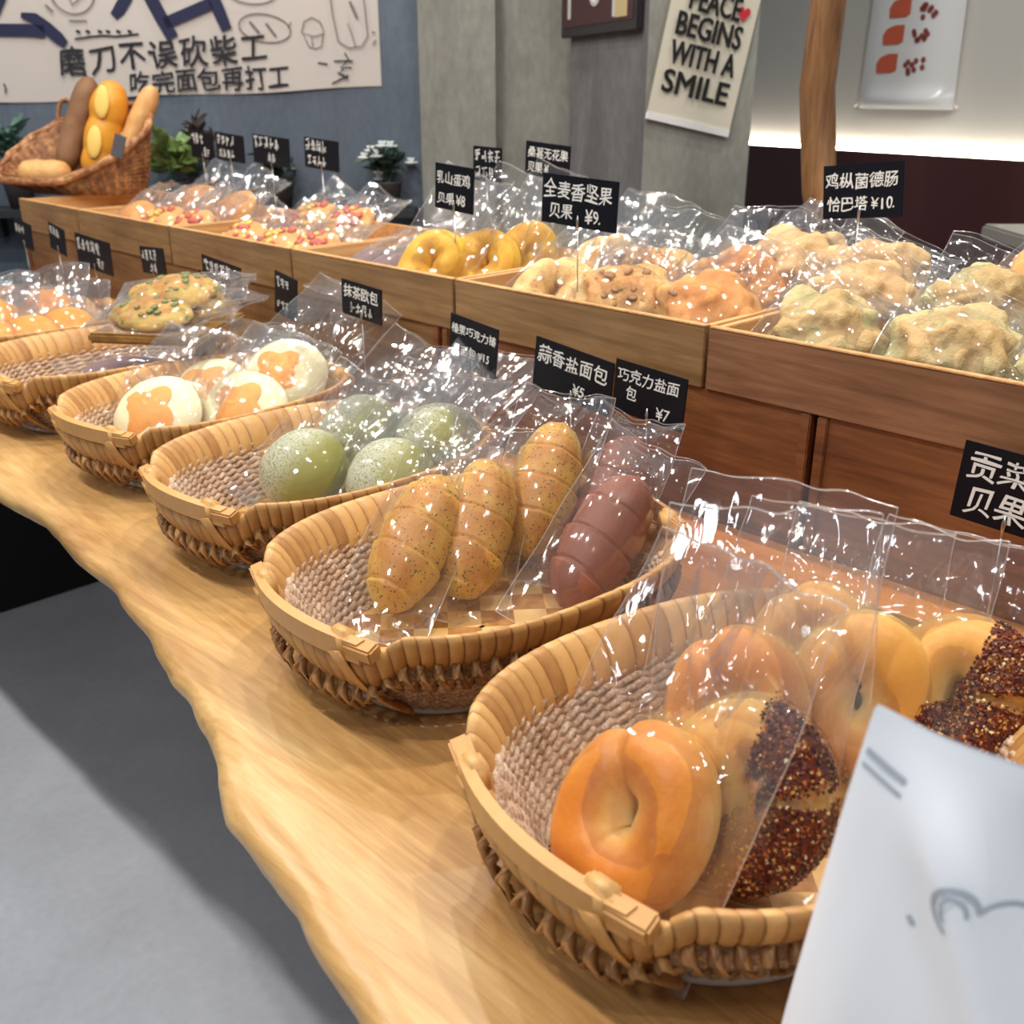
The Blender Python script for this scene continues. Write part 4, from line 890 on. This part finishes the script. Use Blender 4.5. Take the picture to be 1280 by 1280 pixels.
# ------------------------------------------------------------------ poster and picture on the pillar
def on_face(o_, d, s, z, off): p = CC + d * s; n = (Vector((-d.y, d.x, 0))); n = n if n.dot(FW) < 0 else -n; p = p + n * off; return (p.x, p.y, z)
M['paper'] = plain('cream_poster_paper', (214, 208, 190), .7); M['pblack'] = plain('poster_black_print', (18, 18, 20), .6); M['pred'] = plain('poster_red_print', (196, 40, 54), .6); M['white'] = plain('white_paper', (232, 232, 230), .6)
ps = empty('smile_poster', on_face(None, D2, .139, 1.335, .006)); ps.rotation_euler = (0, 0, math.atan2(D2.y, D2.x)); tag(ps, 'cream paper poster with black lettering hung askew on the concrete pillar', 'poster')
RP = Matrix.Rotation(math.radians(11.5), 3, 'Y'); pw, ph_ = .234, .34
def pp(x, z, y=0): return RP @ Vector((x, y, z))
mb = MB(); zb = -.128
mb.grid(13, 19, lambda i, j: pp((i / 12 - .5) * pw, zb + ph_ * j / 18, -.002 - .004 * (1 - j / 18) ** 2 * abs(i / 6 - 1))); mb.grid(13, 19, lambda i, j: pp((.5 - i / 12) * pw, zb + ph_ * j / 18, .001 - .004 * (1 - j / 18) ** 2 * abs(i / 6 - 1))); mb.build('sheet', M['paper'], ps)
MB().box(tuple(pp(0, zb + .006, -.0045)), (pw, .006, .016), RP).build('bottom_band', M['white'], ps, False)
mb = MB()
for body, x, z, w in (('PEACE', -.070, .130, .138), ('BEGINS', -.091, .070, .178), ('WITH A', -.092, .006, .180), ('SMILE', -.095, -.060, .182)):
    V, F = text_mesh(body, .062, 0, 0, 0); x0, x1 = min(p.x for p in V), max(p.x for p in V)
    for q_, (ox, oz) in enumerate(((-.002, 0), (.002, 0), (0, .0016), (0, -.0016), (-.0014, .0012), (.0014, -.0012), (.0014, .0012), (-.0014, -.0012))): mb.add([pp(x + ox + (p.x - x0) / (x1 - x0) * w, z + oz + p.y * 1.16, -.0085 - q_ * 5e-5) for p in V], F)
mb.build('lettering', M['pblack'], ps, False)
mb = MB(); H_ = [(.078 + .017 * (math.sin(t) ** 3), .150 + .0012 * (13 * math.cos(t) - 5 * math.cos(2 * t) - 2 * math.cos(3 * t) - math.cos(4 * t))) for t in np.linspace(0, 2 * PI, 30)[:-1]]
mb.add([pp(x, z, -.0085) for x, z in H_], [tuple(range(29))]); mb.build('red_heart', M['pred'], ps, False)
MB().tube([pp(-.05, zb + ph_ - .003, -.004), pp(.05, zb + ph_ - .003, -.004)], .003, 6).build('hanging_bar', M['white'], ps)
# dark framed picture on the left face
M['frame'] = plain('dark_picture_frame', (38, 34, 38), .4); M['maroon'] = plain('maroon_picture_ground', (64, 34, 40), .5); M['sand'] = plain('sand_picture_stripe', (186, 168, 122), .5); M['pgrey'] = plain('pale_picture_mark', (190, 188, 184), .5)
pf = empty('framed_picture', on_face(None, D1, .282, 1.58, .012)); pf.rotation_euler = (0, 0, math.atan2(-D1.y, -D1.x)); tag(pf, 'dark framed picture with pale marks on the dark pillar side', 'picture')
MB().box((0, 0, 0), (.515, .018, .30), None, .5, .002).build('frame', M['frame'], pf, False)
MB().box((0, -.0092, .006), (.475, .003, .262)).build('canvas', M['maroon'], pf, False)
mb = MB().box((.165, -.0110, -.040), (.075, .0015, .155)); mb.build('sand_block', M['sand'], pf, False)
MB().box((.120, -.0112, -.040), (.016, .0016, .15)).build('pale_mark', M['pgrey'], pf, False); MB().box((-.19, -.0112, -.04), (.02, .0016, .13)).build('pale_mark', M['pgrey'], pf, False); mb = MB(); mb.tube([(-.005 + .035 * math.cos(t), -.0112, -.045 + .032 * math.sin(t)) for t in np.linspace(0, 2 * PI, 20)], .009, 5, .3, up=(0, 1, 0)); mb.build('pale_ring', M['pgrey'], pf, False)

# ------------------------------------------------------------------ pouch hung on the white wall
M['pouch'] = plain('white_glossy_pouch', (222, 222, 222), .22); M['bread_red'] = plain('brick_red_print', (198, 92, 62), .6); M['bread_dark'] = plain('brown_red_print', (136, 62, 54), .6)
wc = Vector((*wp((Vector((3.455, 1.70)) - WW0).dot(wd), .046), 1.40)); po = empty('printed_pouch', wc); po.rotation_euler = (0, 0, math.atan2(wd.y, wd.x)); tag(po, 'white glossy pouch printed with three red loaves on the white wall', 'pouch')
mb = MB()
def pch(i, j, sg):
    u = i / 20 * 2 - 1; v = j / 30; z = -.165 + .42 * v; x = u * (.185 - .012 * v); b_ = .030 * math.exp(-((v - .06) / .07) ** 2) + .010; return (x, -.018 - sg * b_ * (1 - u ** 4) * (1 if sg > 0 else .2), z)
mb.grid(21, 31, lambda i, j: pch(i, j, 1)); mb.grid(21, 31, lambda i, j: pch(20 - i, j, -1)); mb.build('pouch_body', M['pouch'], po)
for zc, xc in ((.135, .012), (.055, -.002), (-.030, -.014)):
    mb = MB(); mb.add([(xc - .105 + x, -.0305, zc + z) for x, z in ((0, -.024), (-.004, .004), (.010, .024), (.040, .034), (.078, .034), (.078, -.016), (.060, -.024))], [(0, 1, 2, 3, 4, 5, 6)[::-1]]); mb.build('loaf_print', M['bread_red'], po, False)
    mb = MB(); rn = random.Random(int(zc * 1000))
    for q_ in range(9):
        cx, cz, rr = xc + .005 + rn.uniform(0, .068), zc - .006 + rn.uniform(-.022, .020), .009; mb.add([(cx + rr * math.cos(t), -.0308, cz + rr * math.sin(t)) for t in np.linspace(0, 2 * PI, 13)[:-1]], [tuple(range(12))])
    mb.build('crumb_print', M['bread_dark'], po, False)
for sx in (-1, 1): MB().tube([(sx * .186, -.02, -.150), (sx * .200, -.02, -.158)], .004, 6).build('corner_clip', M['white'], po)

# ------------------------------------------------------------------ wooden pole and grey table behind
pl = MB(); pl.tube([(1.575, .905, T), (1.580, .900, .95), (1.586, .896, 1.14), (1.570, .910, 1.30), (1.574, .906, 1.5), (1.560, .92, 1.9), (1.57, .91, 2.9)], [.030, .029, .0275, .028, .0265, .027, .026], 16)
tag(pl.build('wooden_pole', M['pole']), 'upright brown tree-trunk pole standing behind the trays before the white wall', 'pole')
M['grey_top'] = plain('grey_table_top', (128, 124, 120), .4)
gt = empty('side_table', (2.52, .66, 0)); tag(gt, 'grey table at the right photo edge in front of the maroon wainscot', 'table')
gt.rotation_euler = (0, 0, -HY)
MB().box((0, 0, .996), (.52, .36, .034), None, .5, .006).build('top', M['grey_top'], gt, False)
MB().tube([(0, 0, .02), (0, 0, .98)], .03, 14, up=(0, 1, 0)).build('leg', M['console'], gt)
MB().tube([(0, 0, 0), (0, 0, .02)], .16, 24, up=(0, 1, 0)).build('foot', M['console'], gt)

# ------------------------------------------------------------------ white paper bag in the foreground
M['kraft'] = plain('white_bag_paper', (238, 241, 247), .55); M['emboss'] = plain('grey_logo_print', (170, 178, 188), .6)
pb = empty('paper_bag', (.352, .055, T)); pb.rotation_euler = (0, 0, math.radians(-90)); tag(pb, 'white paper bag with a faint grey logo standing at the lower right, nearest the camera', 'bag')
# local: +x runs towards the camera (-y), -y local faces the customer side
def pbag(i, j, sg):
    u = i / 40; v = j / 44; H0 = .262
    x0 = -.120 + .022 * v ** 1.3; x1 = .150 - .02 * v; x = x0 + (x1 - x0) * u; z = v * (H0 - .004 * u) - .000
    t = .026 * (1 - v ** 1.6) * (min(1, min(u, 1 - u) * 9)) ** .5 + .0012
    cr = .018 * math.exp(-((u - .12 - .62 * (1 - v)) / .085) ** 2) * (.35 + .65 * v) - .016 * math.exp(-((u - .30 - .55 * (1 - v)) / .075) ** 2) * v
    cr *= 1 - .85 * smooth(.80, 1, v)
    y = -sg * t - cr - .0025 * nz((u * 3, v * 3, 1)) + .012 * v
    return (x, y, z)
mb = MB(); mb.grid(41, 45, lambda i, j: pbag(i, j, 1)); mb.grid(41, 45, lambda i, j: pbag(40 - i, j, -1))
o = mb.build('body', M['kraft'], pb)
def onbag(u, v, off=.0006):
    i, j = u * 40, v * 44; p = Vector(pbag(i, j, 1)); return p + Vector((0, -off, 0))
def bagstroke(mb, pts, w):
    P = []
    for q_ in range(len(pts)):
        a, b = pts[max(0, q_ - 1)], pts[min(len(pts) - 1, q_ + 1)]; d = Vector((b[0] - a[0], b[1] - a[1])).normalized(); n_ = Vector((-d.y, d.x)) * w; P += [onbag(pts[q_][0] + n_.x, pts[q_][1] + n_.y), onbag(pts[q_][0] - n_.x, pts[q_][1] - n_.y)]
    mb.add(P, [(2 * i, 2 * i + 1, 2 * i + 3, 2 * i + 2) for i in range(len(pts) - 1)])
mb = MB(); lx, lz = .25, .78
bagstroke(mb, [(lx + .038 * math.cos(t), lz + .040 * math.sin(t)) for t in np.linspace(.4, 4.6, 18)], .004); bagstroke(mb, [(lx + .022 * math.cos(t), lz + .026 * math.sin(t)) for t in np.linspace(.2, 4.2, 16)], .003)
bagstroke(mb, [(lx + .066 + .036 * math.cos(t), lz + .004 + .028 * math.sin(t)) for t in np.linspace(2.6, -.4, 14)], .003); bagstroke(mb, [(lx - .075, lz - .075), (lx - .062, lz - .085)], .006)
mb.build('faint_logo', M['emboss'], pb, False)
mb = MB(); bagstroke(mb, [(.012, .925), (.10, .915)], .006); bagstroke(mb, [(.012, .90), (.10, .89)], .004); mb.build('seal_marks', M['emboss'], pb, False)
